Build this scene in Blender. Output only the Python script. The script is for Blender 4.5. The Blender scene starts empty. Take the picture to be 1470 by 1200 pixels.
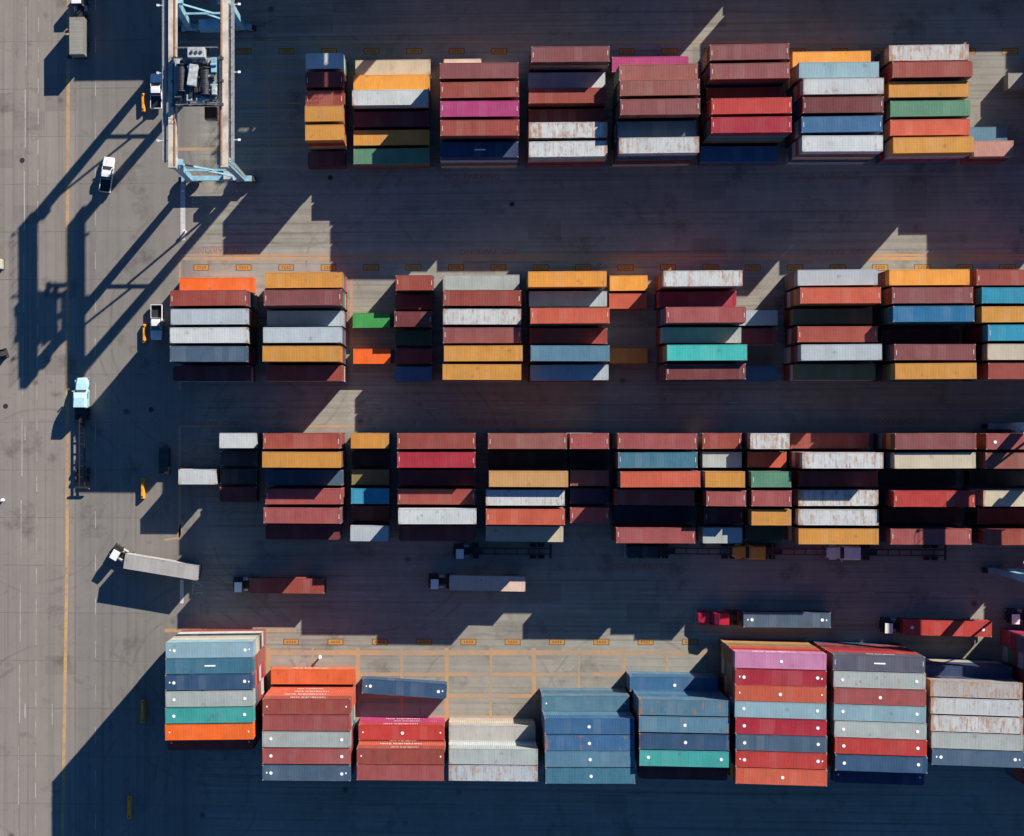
import bpy, bmesh, math, random
from mathutils import Vector, Matrix
R = math.radians
random.seed(11)
scene = bpy.context.scene
C = scene.collection

# ------------------------------------------------------------------ camera
W0, H0 = 1470.0, 1200.0
S0, HC = 8.8, 285.0                    # px per metre on the ground under the camera, flying height
FP = S0 * HC                           # focal length in photo pixels
TILT = math.atan(0.0600)
NX, NY = 660.0, 610.0                  # where the point straight below the camera falls in the photo
PX = NX - FP * math.tan(TILT)
cam_d = bpy.data.cameras.new('camera'); cam = bpy.data.objects.new('camera', cam_d); C.objects.link(cam)
cam.location = (0, 0, HC); cam.rotation_euler = (0, TILT, 0)
cam_d.sensor_width = 36; cam_d.lens = FP / W0 * 36
cam_d.shift_x = (W0 / 2 - PX) / W0; cam_d.shift_y = (NY - H0 / 2) / W0
cam_d.clip_start = 1; cam_d.clip_end = 3000
scene.camera = cam
ct, st = math.cos(TILT), math.sin(TILT)

def at(px, py, z=0.0):
    """photo pixel -> point of the world at height z"""
    u = (px - PX) / FP; v = (NY - py) / FP
    # ray = fwd + u*right + v*up
    rx, ry, rz = -st + u * ct, v, -ct - u * st
    t = (z - HC) / rz
    return Vector((rx * t, ry * t, z))

# ------------------------------------------------------------------ helpers
def lin(c):
    return [((x / 255) / 12.92 if x / 255 <= 0.04045 else ((x / 255 + 0.055) / 1.055) ** 2.4) for x in c]

class MB:
    """collects shapes, links them as ONE mesh"""
    def __init__(s): s.bm = bmesh.new()
    def _xf(s, vs, M):
        for v in vs: v.co = M @ v.co
    def box(s, cx, cy, cz, sx, sy, sz, rz=0.0, bev=0.0):
        r = bmesh.ops.create_cube(s.bm, size=1.0)
        vs = r['verts']
        s._xf(vs, Matrix.Translation((cx, cy, cz)) @ Matrix.Rotation(rz, 4, 'Z') @ Matrix.Diagonal((sx, sy, sz, 1)))
        if bev:
            es = list({e for v in vs for e in v.link_edges})
            bmesh.ops.bevel(s.bm, geom=es, offset=bev, segments=2, affect='EDGES', profile=0.5)
        return s
    def beam(s, a, b, w, h=None, roll_up=(0, 0, 1)):
        a, b = Vector(a), Vector(b); h = h or w
        d = b - a; L = d.length; x = d.normalized(); up = Vector(roll_up)
        if abs(x.dot(up)) > 0.98: up = Vector((1, 0, 0))
        y = up.cross(x).normalized(); z = x.cross(y)
        M = Matrix((x, y, z)).transposed().to_4x4(); M.translation = (a + b) / 2
        r = bmesh.ops.create_cube(s.bm, size=1.0)
        s._xf(r['verts'], M @ Matrix.Diagonal((L, w, h, 1)))
        return s
    def cyl(s, c, r, L, axis='Y', seg=16, r2=None):
        q = bmesh.ops.create_cone(s.bm, cap_ends=True, segments=seg, radius1=r, radius2=(r if r2 is None else r2), depth=L)
        M = {'Z': Matrix.Identity(4), 'Y': Matrix.Rotation(R(90), 4, 'X'), 'X': Matrix.Rotation(R(90), 4, 'Y')}[axis]
        s._xf(q['verts'], Matrix.Translation(c) @ M)
        return s
    def loft(s, secs):
        """secs: (x, z_bottom, z_shoulder, z_top, half_w_bottom, half_w_top) closed hull"""
        rings = []
        for (x, zb, zs, zt, wb, wt) in secs:
            pts = [(-wb, zb), (-wb, zs), (-wt, zt), (wt, zt), (wb, zs), (wb, zb)]
            rings.append([s.bm.verts.new((x, y, z)) for y, z in pts])
        for a, b in zip(rings, rings[1:]):
            for i in range(6):
                j = (i + 1) % 6
                s.bm.faces.new((a[i], a[j], b[j], b[i]))
        s.bm.faces.new(rings[0]); s.bm.faces.new(list(reversed(rings[-1])))
        return s
    def quad(s, pts):
        s.bm.faces.new([s.bm.verts.new(p) for p in pts]); return s
    def mesh(s, name, m):
        bmesh.ops.recalc_face_normals(s.bm, faces=s.bm.faces)
        me = bpy.data.meshes.new(name); s.bm.to_mesh(me); s.bm.free()
        if m: me.materials.append(m)
        return me
    def build(s, name, m, parent=None):
        o = bpy.data.objects.new(name, s.mesh(name, m)); C.objects.link(o); o.parent = parent
        return o

def tag(o, label=None, cat=None, group=None, kind=None):
    if label: o['label'] = label
    if cat: o['category'] = cat
    if group: o['group'] = group
    if kind: o['kind'] = kind
    return o
def empty(name, loc=(0, 0, 0), rz=0.0):
    o = bpy.data.objects.new(name, None); C.objects.link(o)
    o.location = loc; o.rotation_euler = (0, 0, rz); o.empty_display_size = 0.5
    return o
KIDS = {}
def kids(o): return [c for c in bpy.data.objects if c.parent == o]
def snapshot(o): return (o, [snapshot(c) for c in kids(o)])
def dup(snap, parent=None):
    o, ch = snap
    c = o.copy(); C.objects.link(c); c.parent = parent
    out = [c]
    for k in ch: out += dup(k, c)
    return out

# ------------------------------------------------------------------ materials
def mat(name): 
    m = bpy.data.materials.new(name); m.use_nodes = True
    nt = m.node_tree; b = nt.nodes['Principled BSDF']; return m, nt, b
def N(nt, t, **kw):
    n = nt.nodes.new(t)
    for k, v in kw.items():
        if hasattr(n, k): setattr(n, k, v)
        else: n.inputs[k].default_value = v
    return n
def mathn(nt, op, a, b=None, c=None, clamp=False):
    n = nt.nodes.new('ShaderNodeMath'); n.operation = op; n.use_clamp = clamp
    for i, x in enumerate((a, b, c)):
        if x is None: continue
        if isinstance(x, (int, float)): n.inputs[i].default_value = x
        else: nt.links.new(x, n.inputs[i])
    return n.outputs[0]
def mixc(nt, fac, a, b, blend='MIX'):
    n = nt.nodes.new('ShaderNodeMix'); n.data_type = 'RGBA'; n.blend_type = blend
    for i, x in ((0, fac), (6, a), (7, b)):
        if isinstance(x, (int, float)): n.inputs[i].default_value = x
        elif isinstance(x, (list, tuple)): n.inputs[i].default_value = (*x[:3], 1)
        else: nt.links.new(x, n.inputs[i])
    return n.outputs[2]
def noise(nt, vec, scale, detail=4, rough=0.55):
    n = nt.nodes.new('ShaderNodeTexNoise'); n.inputs['Scale'].default_value = scale
    n.inputs['Detail'].default_value = detail; n.inputs['Roughness'].default_value = rough
    if vec is not None: nt.links.new(vec, n.inputs['Vector'])
    return n.outputs[0]
def mapping(nt, vec, scale=(1, 1, 1), loc=(0, 0, 0)):
    n = nt.nodes.new('ShaderNodeMapping'); n.inputs['Scale'].default_value = scale; n.inputs['Location'].default_value = loc
    nt.links.new(vec, n.inputs['Vector']); return n.outputs[0]
def ramp(nt, v, lo, hi):
    n = nt.nodes.new('ShaderNodeMapRange'); n.inputs['From Min'].default_value = lo; n.inputs['From Max'].default_value = hi
    nt.links.new(v, n.inputs['Value']); return n.outputs[0]

def paint(name, col, rough=0.5, metal=0.0, var=0.25, scale=3.0, spec=0.5):
    """plain coloured material with a little procedural unevenness"""
    m, nt, b = mat(name)
    tc = N(nt, 'ShaderNodeTexCoord')
    n = noise(nt, tc.outputs['Object'], scale, 5)
    c = [x for x in col]
    out = mixc(nt, ramp(nt, n, 0.3, 0.7), [x * (1 - var) for x in c], [min(1, x * (1 + var * 0.6)) for x in c])
    nt.links.new(out, b.inputs['Base Color'])
    b.inputs['Roughness'].default_value = rough; b.inputs['Metallic'].default_value = metal
    b.inputs['Specular IOR Level'].default_value = spec
    return m

def container_material(name, use_attr=False, roof=False):
    m, nt, b = mat(name)
    tc = N(nt, 'ShaderNodeTexCoord'); oi = N(nt, 'ShaderNodeObjectInfo')
    P = tc.outputs['Object']
    off = nt.nodes.new('ShaderNodeVectorMath'); off.operation = 'SCALE'
    comb = N(nt, 'ShaderNodeCombineXYZ')
    nt.links.new(oi.outputs['Random'], comb.inputs[0]); nt.links.new(oi.outputs['Random'], comb.inputs[1])
    nt.links.new(comb.outputs[0], off.inputs[0]); off.inputs['Scale'].default_value = 371.0
    add = nt.nodes.new('ShaderNodeVectorMath'); add.operation = 'ADD'
    nt.links.new(P, add.inputs[0]); nt.links.new(off.outputs[0], add.inputs[1]); V = add.outputs[0]
    if use_attr:
        a = N(nt, 'ShaderNodeAttribute'); a.attribute_name = 'Col'
        base = a.outputs['Color']; rust = 0.25
    else:
        base = oi.outputs['Color']; rust = oi.outputs['Alpha']
    # fading and dirt
    n1 = noise(nt, V, 0.35, 6); n2 = noise(nt, mapping(nt, V, (3.2, 0.25, 0.25)), 1.0, 4)
    d = mathn(nt, 'ADD', mathn(nt, 'MULTIPLY', n1, 0.6), mathn(nt, 'MULTIPLY', n2, 0.4))
    f = ramp(nt, d, 0.35, 0.65)
    dark = mixc(nt, 1.0, base, (0.80, 0.79, 0.80), 'MULTIPLY')
    lite = mixc(nt, 0.02, base, (0.62, 0.60, 0.58))
    col = mixc(nt, f, dark, lite)
    # panels replaced or repainted at different times: cross bands of slightly different tone
    sv = N(nt, 'ShaderNodeSeparateXYZ'); nt.links.new(V, sv.inputs[0])
    fl = mathn(nt, 'FLOOR', mathn(nt, 'DIVIDE', sv.outputs[0], 1.13))
    wn = nt.nodes.new('ShaderNodeTexWhiteNoise'); wn.noise_dimensions = '1D'; nt.links.new(fl, wn.inputs['W'])
    band = ramp(nt, wn.outputs[0], 0.72, 1.0)
    col = mixc(nt, mathn(nt, 'MULTIPLY', band, 0.09), col, (0.10, 0.095, 0.09))
    wn2 = nt.nodes.new('ShaderNodeTexWhiteNoise'); wn2.noise_dimensions = '1D'
    nt.links.new(mathn(nt, 'ADD', fl, 77.7), wn2.inputs['W'])
    col = mixc(nt, mathn(nt, 'MULTIPLY', ramp(nt, wn2.outputs[0], 0.75, 1.0), 0.04), col, (0.75, 0.72, 0.68))
    # soot and scrape spots
    vs_ = nt.nodes.new('ShaderNodeTexVoronoi'); vs_.inputs['Scale'].default_value = 0.42; nt.links.new(V, vs_.inputs['Vector'])
    spo = mathn(nt, 'ADD', vs_.outputs['Distance'], mathn(nt, 'MULTIPLY', noise(nt, V, 2.2, 5, 0.7), 0.55))
    col = mixc(nt, mathn(nt, 'MULTIPLY', ramp(nt, spo, 0.43, 0.33), 0.35), col, (0.07, 0.06, 0.055))
    # rust blotches, denser towards the ends
    sx = N(nt, 'ShaderNodeSeparateXYZ'); nt.links.new(P, sx.inputs[0])
    gx = N(nt, 'ShaderNodeSeparateXYZ'); nt.links.new(tc.outputs['Generated'], gx.inputs[0])
    ex = mathn(nt, 'MULTIPLY', mathn(nt, 'ABSOLUTE', mathn(nt, 'SUBTRACT', gx.outputs[0], 0.5)), 2.0)
    ey = mathn(nt, 'MULTIPLY', mathn(nt, 'ABSOLUTE', mathn(nt, 'SUBTRACT', gx.outputs[1], 0.5)), 2.0)
    e16 = mathn(nt, 'POWER', ex, 18.0)
    ends = mathn(nt, 'ADD', mathn(nt, 'MULTIPLY', e16, 0.085), mathn(nt, 'MULTIPLY', mathn(nt, 'MULTIPLY', e16, mathn(nt, 'POWER', ey, 4.0)), 0.12))
    rn = mathn(nt, 'ADD', mathn(nt, 'ADD', mathn(nt, 'MULTIPLY', noise(nt, mapping(nt, V, (1.7, 0.75, 0.9)), 0.9, 9, 0.72), 0.62),
                                mathn(nt, 'MULTIPLY', noise(nt, mapping(nt, V, (3.4, 0.16, 0.16)), 0.8, 6, 0.65), 0.38)), ends)
    thr = mathn(nt, 'SUBTRACT', 0.695, mathn(nt, 'MULTIPLY', rust, 0.25))
    rm = mathn(nt, 'MULTIPLY', mathn(nt, 'SUBTRACT', rn, thr), 9.0, clamp=True)
    rm = mathn(nt, 'MULTIPLY', rm, 0.78)
    rc = mixc(nt, noise(nt, V, 4.0, 4), (0.17, 0.06, 0.022), (0.44, 0.20, 0.075))
    col = mixc(nt, rm, col, rc)
    # grime gathering on the roof: fine grain
    g = ramp(nt, noise(nt, V, 9.0, 5, 0.7), 0.2, 0.9)
    col = mixc(nt, mathn(nt, 'MULTIPLY', g, 0.05), col, (0.10, 0.09, 0.08))
    bp = nt.nodes.new('ShaderNodeBump'); bp.inputs['Strength'].default_value = 0.35; bp.inputs['Distance'].default_value = 0.06
    nt.links.new(noise(nt, V, 1.1, 3, 0.5), bp.inputs['Height']); nt.links.new(bp.outputs[0], b.inputs['Normal'])
    nt.links.new(col, b.inputs['Base Color'])
    b.inputs['Roughness'].default_value = 0.55
    b.inputs['Specular IOR Level'].default_value = 0.3
    return m
M_CONT = container_material('container_paint')
M_STUFF = container_material('stacked_container_paint', True)
M_CAST = paint('corner_casting_steel', (0.30, 0.24, 0.21), 0.6, 0.0, 0.4, 5)
M_WHITE = paint('white_marking_glint_paint', (0.80, 0.80, 0.80), 0.5, 0, 0.08)
M_WHITE2 = paint('faded_white_marking_paint', (0.50, 0.46, 0.46), 0.6, 0, 0.3)
M_WPAINT = paint('white_body_paint', (0.72, 0.73, 0.74), 0.35, 0, 0.08, 2)
M_BLUEPAINT = paint('pale_blue_body_paint', (0.36, 0.58, 0.66), 0.32, 0, 0.1, 2)
M_REDPAINT = paint('red_body_paint', (0.45, 0.02, 0.045), 0.3, 0, 0.15, 2)
M_ORPAINT = paint('orange_body_paint', (0.70, 0.27, 0.03), 0.35, 0, 0.15, 2)
M_DKPAINT = paint('dark_body_paint', (0.02, 0.022, 0.03), 0.3, 0, 0.2, 2)
M_GLASS = paint('dark_window_glass', (0.012, 0.02, 0.026), 0.08, 0, 0.1, 1)
M_RUBBER = paint('tyre_rubber', (0.018, 0.018, 0.02), 0.9, 0, 0.3, 8)
M_FRAME = paint('black_chassis_steel', (0.022, 0.02, 0.022), 0.6, 0, 0.4, 4)
M_REDFRAME = paint('red_chassis_steel', (0.16, 0.03, 0.03), 0.6, 0, 0.4, 4)
M_RIM = paint('wheel_rim_metal', (0.4, 0.4, 0.42), 0.4, 0.6, 0.2, 6)
M_LAMP = paint('headlight_lens', (0.75, 0.75, 0.72), 0.15, 0, 0.05)
M_CRANE = paint('crane_blue_paint', (0.22, 0.42, 0.52), 0.5, 0, 0.3, 0.9)
M_CRTOP = paint('crane_pale_girder_paint', (0.56, 0.50, 0.43), 0.55, 0, 0.5, 0.35)
M_RAIL = paint('worn_rail_steel', (0.36, 0.20, 0.11), 0.6, 0.1, 0.3, 2)
M_GRATE = paint('galvanised_walkway_grating', (0.27, 0.28, 0.30), 0.6, 0.1, 0.3, 2)
M_MACH = paint('machinery_dark_steel', (0.06, 0.065, 0.075), 0.5, 0.2, 0.5, 2)
M_MACHL = paint('machinery_pale_casing', (0.42, 0.45, 0.46), 0.45, 0, 0.45, 1.4)
M_SPREAD = paint('spreader_red_brown', (0.20, 0.06, 0.03), 0.6, 0, 0.4, 2)
M_YEL = paint('orange_barrier_paint', (0.72, 0.30, 0.03), 0.55, 0, 0.25, 3)

# ------------------------------------------------------------------ ground
def ground_material():
    m, nt, b = mat('worn_yard_concrete')
    g = N(nt, 'ShaderNodeNewGeometry'); P = g.outputs['Position']
    sep = N(nt, 'ShaderNodeSeparateXYZ'); nt.links.new(P, sep.inputs[0]); X, Y = sep.outputs[0], sep.outputs[1]
    big = noise(nt, P, 0.035, 6, 0.6); mid = noise(nt, P, 0.35, 8, 0.65); fine = noise(nt, P, 6.0, 6, 0.7)
    sE = noise(nt, mapping(nt, P, (0.03, 1.1, 1)), 1.0, 7, 0.62)      # wheel streaks along the lanes
    sN = noise(nt, mapping(nt, P, (0.9, 0.02, 1)), 1.0, 7, 0.62)     # wheel streaks along the quay apron
    apron = ramp(nt, X, -41.0, -44.5)                                # 1 on the apron at the left
    streak = mathn(nt, 'ADD', mathn(nt, 'MULTIPLY', sN, apron), mathn(nt, 'MULTIPLY', sE, mathn(nt, 'SUBTRACT', 1.0, apron)))
    v = mathn(nt, 'ADD', mathn(nt, 'MULTIPLY', big, 0.35), mathn(nt, 'ADD', mathn(nt, 'MULTIPLY', mid, 0.28), mathn(nt, 'MULTIPLY', streak, 0.37)))
    f = ramp(nt, v, 0.36, 0.64)
    yard = mixc(nt, f, (0.205, 0.194, 0.165), (0.36, 0.345, 0.305))
    apr = mixc(nt, f, (0.175, 0.165, 0.153), (0.24, 0.223, 0.203))
    far = mixc(nt, f, (0.225, 0.198, 0.178), (0.285, 0.255, 0.228))
    col = mixc(nt, apron, yard, apr)
    col = mixc(nt, ramp(nt, X, -62.5, -63.3), col, far)
    # slab joints on the apron
    def joints(coord, period, w, shift):
        p = mathn(nt, 'FRACT', mathn(nt, 'DIVIDE', mathn(nt, 'ADD', coord, shift), period))
        return mathn(nt, 'LESS_THAN', p, w / period)
    jx = mathn(nt, 'MULTIPLY', joints(X, 7.9, 0.13, 3.1 + 400), ramp(nt, X, -60.0, -61.0))
    jy = mathn(nt, 'MULTIPLY', joints(Y, 7.87, 0.13, 1.0 + 400), ramp(nt, X, -47.0, -52.0))
    j = mathn(nt, 'MAXIMUM', jx, jy)
    col = mixc(nt, mathn(nt, 'MULTIPLY', j, mathn(nt, 'MULTIPLY', ramp(nt, mid, 0.35, 0.6), 0.5)), col, (0.06, 0.055, 0.05))
    # sections of paving laid at different times
    def cells(v, ox, oy, w, h):
        a = mathn(nt, 'FLOOR', mathn(nt, 'DIVIDE', mathn(nt, 'ADD', X, ox), w)); b_ = mathn(nt, 'FLOOR', mathn(nt, 'DIVIDE', mathn(nt, 'ADD', Y, oy), h))
        cx = N(nt, 'ShaderNodeCombineXYZ'); nt.links.new(a, cx.inputs[0]); nt.links.new(b_, cx.inputs[1])
        q = nt.nodes.new('ShaderNodeTexWhiteNoise'); q.noise_dimensions = '2D'; nt.links.new(cx.outputs[0], q.inputs['Vector']); return q.outputs[0]
    c1 = cells(0, 500, 503, 7.9, 7.87); c2 = cells(0, 503, 500, 5.3, 3.1)
    col = mixc(nt, mathn(nt, 'MULTIPLY', c1, 0.13), col, (0.10, 0.095, 0.085))
    col = mixc(nt, mathn(nt, 'MULTIPLY', mathn(nt, 'GREATER_THAN', c2, 0.955), mathn(nt, 'MULTIPLY', ramp(nt, mid, 0.3, 0.6), 0.35)), col, (0.085, 0.08, 0.075))
    # curved tyre marks where trucks swing in and out of the lanes
    tn = ramp(nt, noise(nt, P, 0.22, 5, 0.6), 0.42, 0.62)
    tw = mathn(nt, 'MULTIPLY', mathn(nt, 'SUBTRACT', noise(nt, P, 0.08, 3), 0.5), 3.0)
    tsum = None
    for (ax, ay, rad) in ((272, 962, 9.2), (272, 962, 11.3), (300, 980, 14.5), (300, 980, 16.6), (330, 470, 20.0), (330, 470, 22.1), (60, 720, 13.0), (60, 720, 15.1), (420, 180, 17.5),
                          (420, 180, 19.6), (250, 1130, 12.0), (250, 1130, 14.1), (500, 700, 24.0), (500, 700, 26.1), (90, 1080, 16.0), (90, 1080, 18.1), (520, 380, 9.0), (900, 1020, 13.0), (700, 1010, 11.0), (560, 640, 8.5)):
        c0 = at(ax, ay)
        dx = mathn(nt, 'SUBTRACT', X, c0.x); dy = mathn(nt, 'SUBTRACT', Y, c0.y)
        dd = mathn(nt, 'SQRT', mathn(nt, 'ADD', mathn(nt, 'MULTIPLY', dx, dx), mathn(nt, 'MULTIPLY', dy, dy)))
        q = ramp(nt, mathn(nt, 'ABSOLUTE', mathn(nt, 'SUBTRACT', mathn(nt, 'ADD', dd, tw), rad)), 0.30, 0.12)
        tsum = q if tsum is None else mathn(nt, 'MAXIMUM', tsum, q)
    col = mixc(nt, mathn(nt, 'MULTIPLY', mathn(nt, 'MULTIPLY', tsum, tn), 0.27), col, (0.06, 0.055, 0.05))
    # dark wheel tracks worn along the lanes
    trk = ramp(nt, noise(nt, mapping(nt, P, (0.012, 2.4, 1)), 1.0, 5, 0.6), 0.52, 0.68)
    col = mixc(nt, mathn(nt, 'MULTIPLY', mathn(nt, 'MULTIPLY', trk, mathn(nt, 'SUBTRACT', 1.0, apron)), 0.45), col, (0.075, 0.07, 0.062))
    trn = ramp(nt, noise(nt, mapping(nt, P, (2.0, 0.012, 1)), 1.0, 5, 0.6), 0.52, 0.68)
    col = mixc(nt, mathn(nt, 'MULTIPLY', mathn(nt, 'MULTIPLY', trn, apron), 0.34), col, (0.085, 0.08, 0.072))
    # oil stains
    ns = noise(nt, P, 0.16, 6, 0.7)
    col = mixc(nt, mathn(nt, 'MULTIPLY', ramp(nt, ns, 0.56, 0.72), 0.6), col, (0.055, 0.050, 0.046))
    vor = nt.nodes.new('ShaderNodeTexVoronoi'); vor.inputs['Scale'].default_value = 0.11; nt.links.new(P, vor.inputs['Vector'])
    spot = ramp(nt, mathn(nt, 'ADD', vor.outputs['Distance'], mathn(nt, 'MULTIPLY', fine, 0.05)), 0.105, 0.05)
    col = mixc(nt, mathn(nt, 'MULTIPLY', spot, 0.7), col, (0.03, 0.028, 0.027))
    col = mixc(nt, mathn(nt, 'MULTIPLY', fine, 0.22), col, (0.09, 0.085, 0.08))
    # faint cracks
    vc = nt.nodes.new('ShaderNodeTexVoronoi'); vc.feature = 'DISTANCE_TO_EDGE'; vc.inputs['Scale'].default_value = 0.12
    dist = nt.nodes.new('ShaderNodeVectorMath'); dist.operation = 'ADD'
    nn = nt.nodes.new('ShaderNodeTexNoise'); nn.inputs['Scale'].default_value = 0.3; nt.links.new(P, nn.inputs['Vector'])
    sc = nt.nodes.new('ShaderNodeVectorMath'); sc.operation = 'SCALE'; sc.inputs['Scale'].default_value = 6.0
    nt.links.new(nn.outputs[1], sc.inputs[0]); nt.links.new(P, dist.inputs[0]); nt.links.new(sc.outputs[0], dist.inputs[1])
    nt.links.new(dist.outputs[0], vc.inputs['Vector'])
    cr = ramp(nt, vc.outputs['Distance'], 0.012, 0.004)
    col = mixc(nt, mathn(nt, 'MULTIPLY', cr, 0.09), col, (0.06, 0.055, 0.05))
    nt.links.new(col, b.inputs['Base Color'])
    b.inputs['Roughness'].default_value = 0.9; b.inputs['Specular IOR Level'].default_value = 0.15
    return m
def marking_material(name, c, wear=0.5, under=(0.19, 0.17, 0.15)):
    m, nt, b = mat(name)
    g = N(nt, 'ShaderNodeNewGeometry'); P = g.outputs['Position']
    n = mathn(nt, 'ADD', mathn(nt, 'MULTIPLY', noise(nt, P, 1.3, 7, 0.7), 0.5), mathn(nt, 'MULTIPLY', noise(nt, P, 0.12, 4), 0.5))
    f = ramp(nt, n, 0.40 - 0.22 + wear * 0.3, 0.62 - 0.2 + wear * 0.3)
    col = mixc(nt, f, under, c)
    nt.links.new(col, b.inputs['Base Color']); b.inputs['Roughness'].default_value = 0.85
    b.inputs['Specular IOR Level'].default_value = 0.15
    return m
bmg = MB(); bmg.quad([(-900, -900, 0), (900, -900, 0), (900, 900, 0), (-900, 900, 0)])
tag(bmg.build('ground', ground_material()), kind='structure')

MK_Y = marking_material('faded_orange_line_paint', (0.47, 0.25, 0.11), 0.68, (0.255, 0.225, 0.185))
MK_Y2 = marking_material('orange_line_paint', (0.50, 0.31, 0.13), 0.50)
MK_W = marking_material('faded_white_line_paint', (0.40, 0.39, 0.37), 0.62)
MK_W2 = marking_material('white_line_paint', (0.50, 0.50, 0.50), 0.35)
MK_R = marking_material('red_ground_lettering_paint', (0.30, 0.11, 0.10), 0.42)
MK_P = marking_material('bay_plate_paint', (0.42, 0.21, 0.05), 0.25)
MK_D = paint('bay_plate_dark_paint', (0.11, 0.07, 0.04), 0.8, 0, 0.3)
def strip(mb, x0, y0, x1, y1, w, z=None):
    if z is None: z = .004 if abs(x1 - x0) > abs(y1 - y0) else .008
    a, b = at(x0, y0, z), at(x1, y1, z); d = (b - a).normalized(); n = Vector((-d.y, d.x, 0)) * w / 2
    mb.quad([a - n, b - n, b + n, a + n])
mb = MB()
strip(mb, 98.5, -60, 96.5, 420, .55); strip(mb, 96.5, 420, 96.3, 800, .55); strip(mb, 96.3, 800, 88.5, 1260, .55)
tag(mb.build('apron_edge_line', MK_Y2), kind='structure')
mb = MB()
for y in range(-20, 1230, 44): strip(mb, 53 - (y - 600) * .004, y, 53 - (y - 600) * .004, y + 22, .14)
for y in range(10, 1230, 118): strip(mb, 37.5 - y * .010, y, 37.5 - y * .010, y + 84, .16)
for y in range(-10, 1230, 62): strip(mb, 137, y, 137, y + 24, .14)
for y in (612, 1010): strip(mb, 75, y, 75, y + 30, .2); strip(mb, 36, y, 36, y + 20, .2)
for ly in (318, 594, 859):                                            # dashed centre lines in the truck lanes
    for x in range(400, 1560, 104): strip(mb, x, ly - 8, x + 22, ly - 8, .14)
for x in range(420, 1560, 104): strip(mb, x, 578, x + 20, 578, .12)
tag(mb.build('white_lane_line', MK_W), kind='structure')
mb = MB(); strip(mb, 262.5, 262, 262.5, 345, .8); strip(mb, 261, 832, 261, 866, .6)
tag(mb.build('white_stop_line', MK_W2), kind='structure')
mb = MB()
for (ya, w) in ((371, .55), (366, .3)):
    strip(mb, 258, ya, 1500, ya, w)
strip(mb, 258, 371, 258, 560, .4)
strip(mb, 258, 612, 1500, 612, .35); strip(mb, 258, 612, 258, 772, .4)
strip(mb, 256, 772, 262, 748, .5); strip(mb, 236, 775, 258, 772, .3)
strip(mb, 245, 214, 440, 214, .5); strip(mb, 258, 60, 1500, 60, .35)
for y in (96, 122, 148, 174, 200, 240): strip(mb, 340, y, 440, y, .3)
for x in (322, 386): strip(mb, x, 60, x, 240, .3)
for y in (446, 472, 497, 523): strip(mb, 490, y, 575, y, .22); strip(mb, 875, y, 950, y, .22)
strip(mb, 504, 384, 504, 550, .45)
# grid of ground slots in front of the bottom row
for y in (937, 968, 999, 1030): strip(mb, 385, y, 1032, y, .6 if y != 937 else .8)
for i, x in enumerate((386, 449, 513, 577, 641, 704, 767, 831, 894, 958, 1021)):
    strip(mb, x + (i % 3 - 1) * .8, 930, x, 1045, .4 if i % 2 else .7)
strip(mb, 236, 905, 425, 905, .6)
tag(mb.build('orange_slot_line', MK_Y), kind='structure')
# bay plates painted along each block
mp = MB(); md = MB()
def plate(px, py, w=2.3, h=.78):
    c = at(px, py, .004); mp.quad([(c.x - w / 2, c.y - h / 2, .008), (c.x + w / 2, c.y - h / 2, .008), (c.x + w / 2, c.y + h / 2, .008), (c.x - w / 2, c.y + h / 2, .008)])
    W, H = w / 2 + .14, h / 2 + .12
    md.quad([(c.x - W, c.y - H, .004), (c.x + W, c.y - H, .004), (c.x + W, c.y + H, .004), (c.x - W, c.y + H, .004)])
    rr = random.Random(int(px * 7 + py))
    for k in range(4):
        x = c.x - .62 + k * .41
        for q in range(2):
            yy = c.y + (.12 if q else -.12) + rr.uniform(-.03, .03); ww = rr.uniform(.1, .16)
            md.quad([(x - ww, yy - .07, .012), (x + ww, yy - .07, .012), (x + ww, yy + .07, .012), (x - ww, yy + .07, .012)])
for k in range(20): plate(289 + k * 60.9, 384)
for k in range(20): plate(289 + k * 61.1, 73.5)
for k in range(10): plate(418 + k * 63.6, 921.5)
tag(mp.build('bay_plate_paint', MK_P), kind='structure'); tag(md.build('bay_plate_border', MK_D), kind='structure')

def text_mesh(name, body, size, m, extrude=0.0):
    cu = bpy.data.curves.new(name, 'FONT'); cu.body = body; cu.size = size; cu.extrude = extrude
    cu.align_x = 'CENTER'; cu.align_y = 'CENTER'; cu.resolution_u = 2
    o = bpy.data.objects.new(name, cu); C.objects.link(o)
    bpy.context.view_layer.update()
    me = bpy.data.meshes.new_from_object(o.evaluated_get(bpy.context.evaluated_depsgraph_get()))
    bpy.data.objects.remove(o); bpy.data.curves.remove(cu)
    me.name = name; me.materials.clear(); me.materials.append(m)
    return me
tm = text_mesh('no_parking_lettering', 'NO  PARKING', 1.25, MK_R)
bpy_t = bmesh.new()
for (px, py, rot) in ((314, 358.5, 180), (678, 254, 0), (1190, 254, 0), (700, 361, 180), (1200, 361, 180), (700, 604, 180), (920, 813, 0), (310, 253, 0), (300, 607, 180), (310, 813, 0), (1280, 604, 180), (330, 904, 180)):
    t = bmesh.new(); t.from_mesh(tm); p = at(px, py, .006)
    bmesh.ops.transform(t, matrix=Matrix.Translation(p) @ Matrix.Rotation(R(rot), 4, 'Z') @ Matrix.Diagonal((1.15, 1, 1, 1)), verts=t.verts)
    tmp = bpy.data.meshes.new('t'); t.to_mesh(tmp); t.free(); bpy_t.from_mesh(tmp); bpy.data.meshes.remove(tmp)
me = bpy.data.meshes.new('no_parking_lettering'); bpy_t.to_mesh(me); bpy_t.free(); me.materials.append(MK_R)
o = bpy.data.objects.new('no_parking_lettering', me); C.objects.link(o); tag(o, kind='structure')
ts = text_mesh('stop_lettering', 'STOP', 2.3, MK_W)
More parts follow.
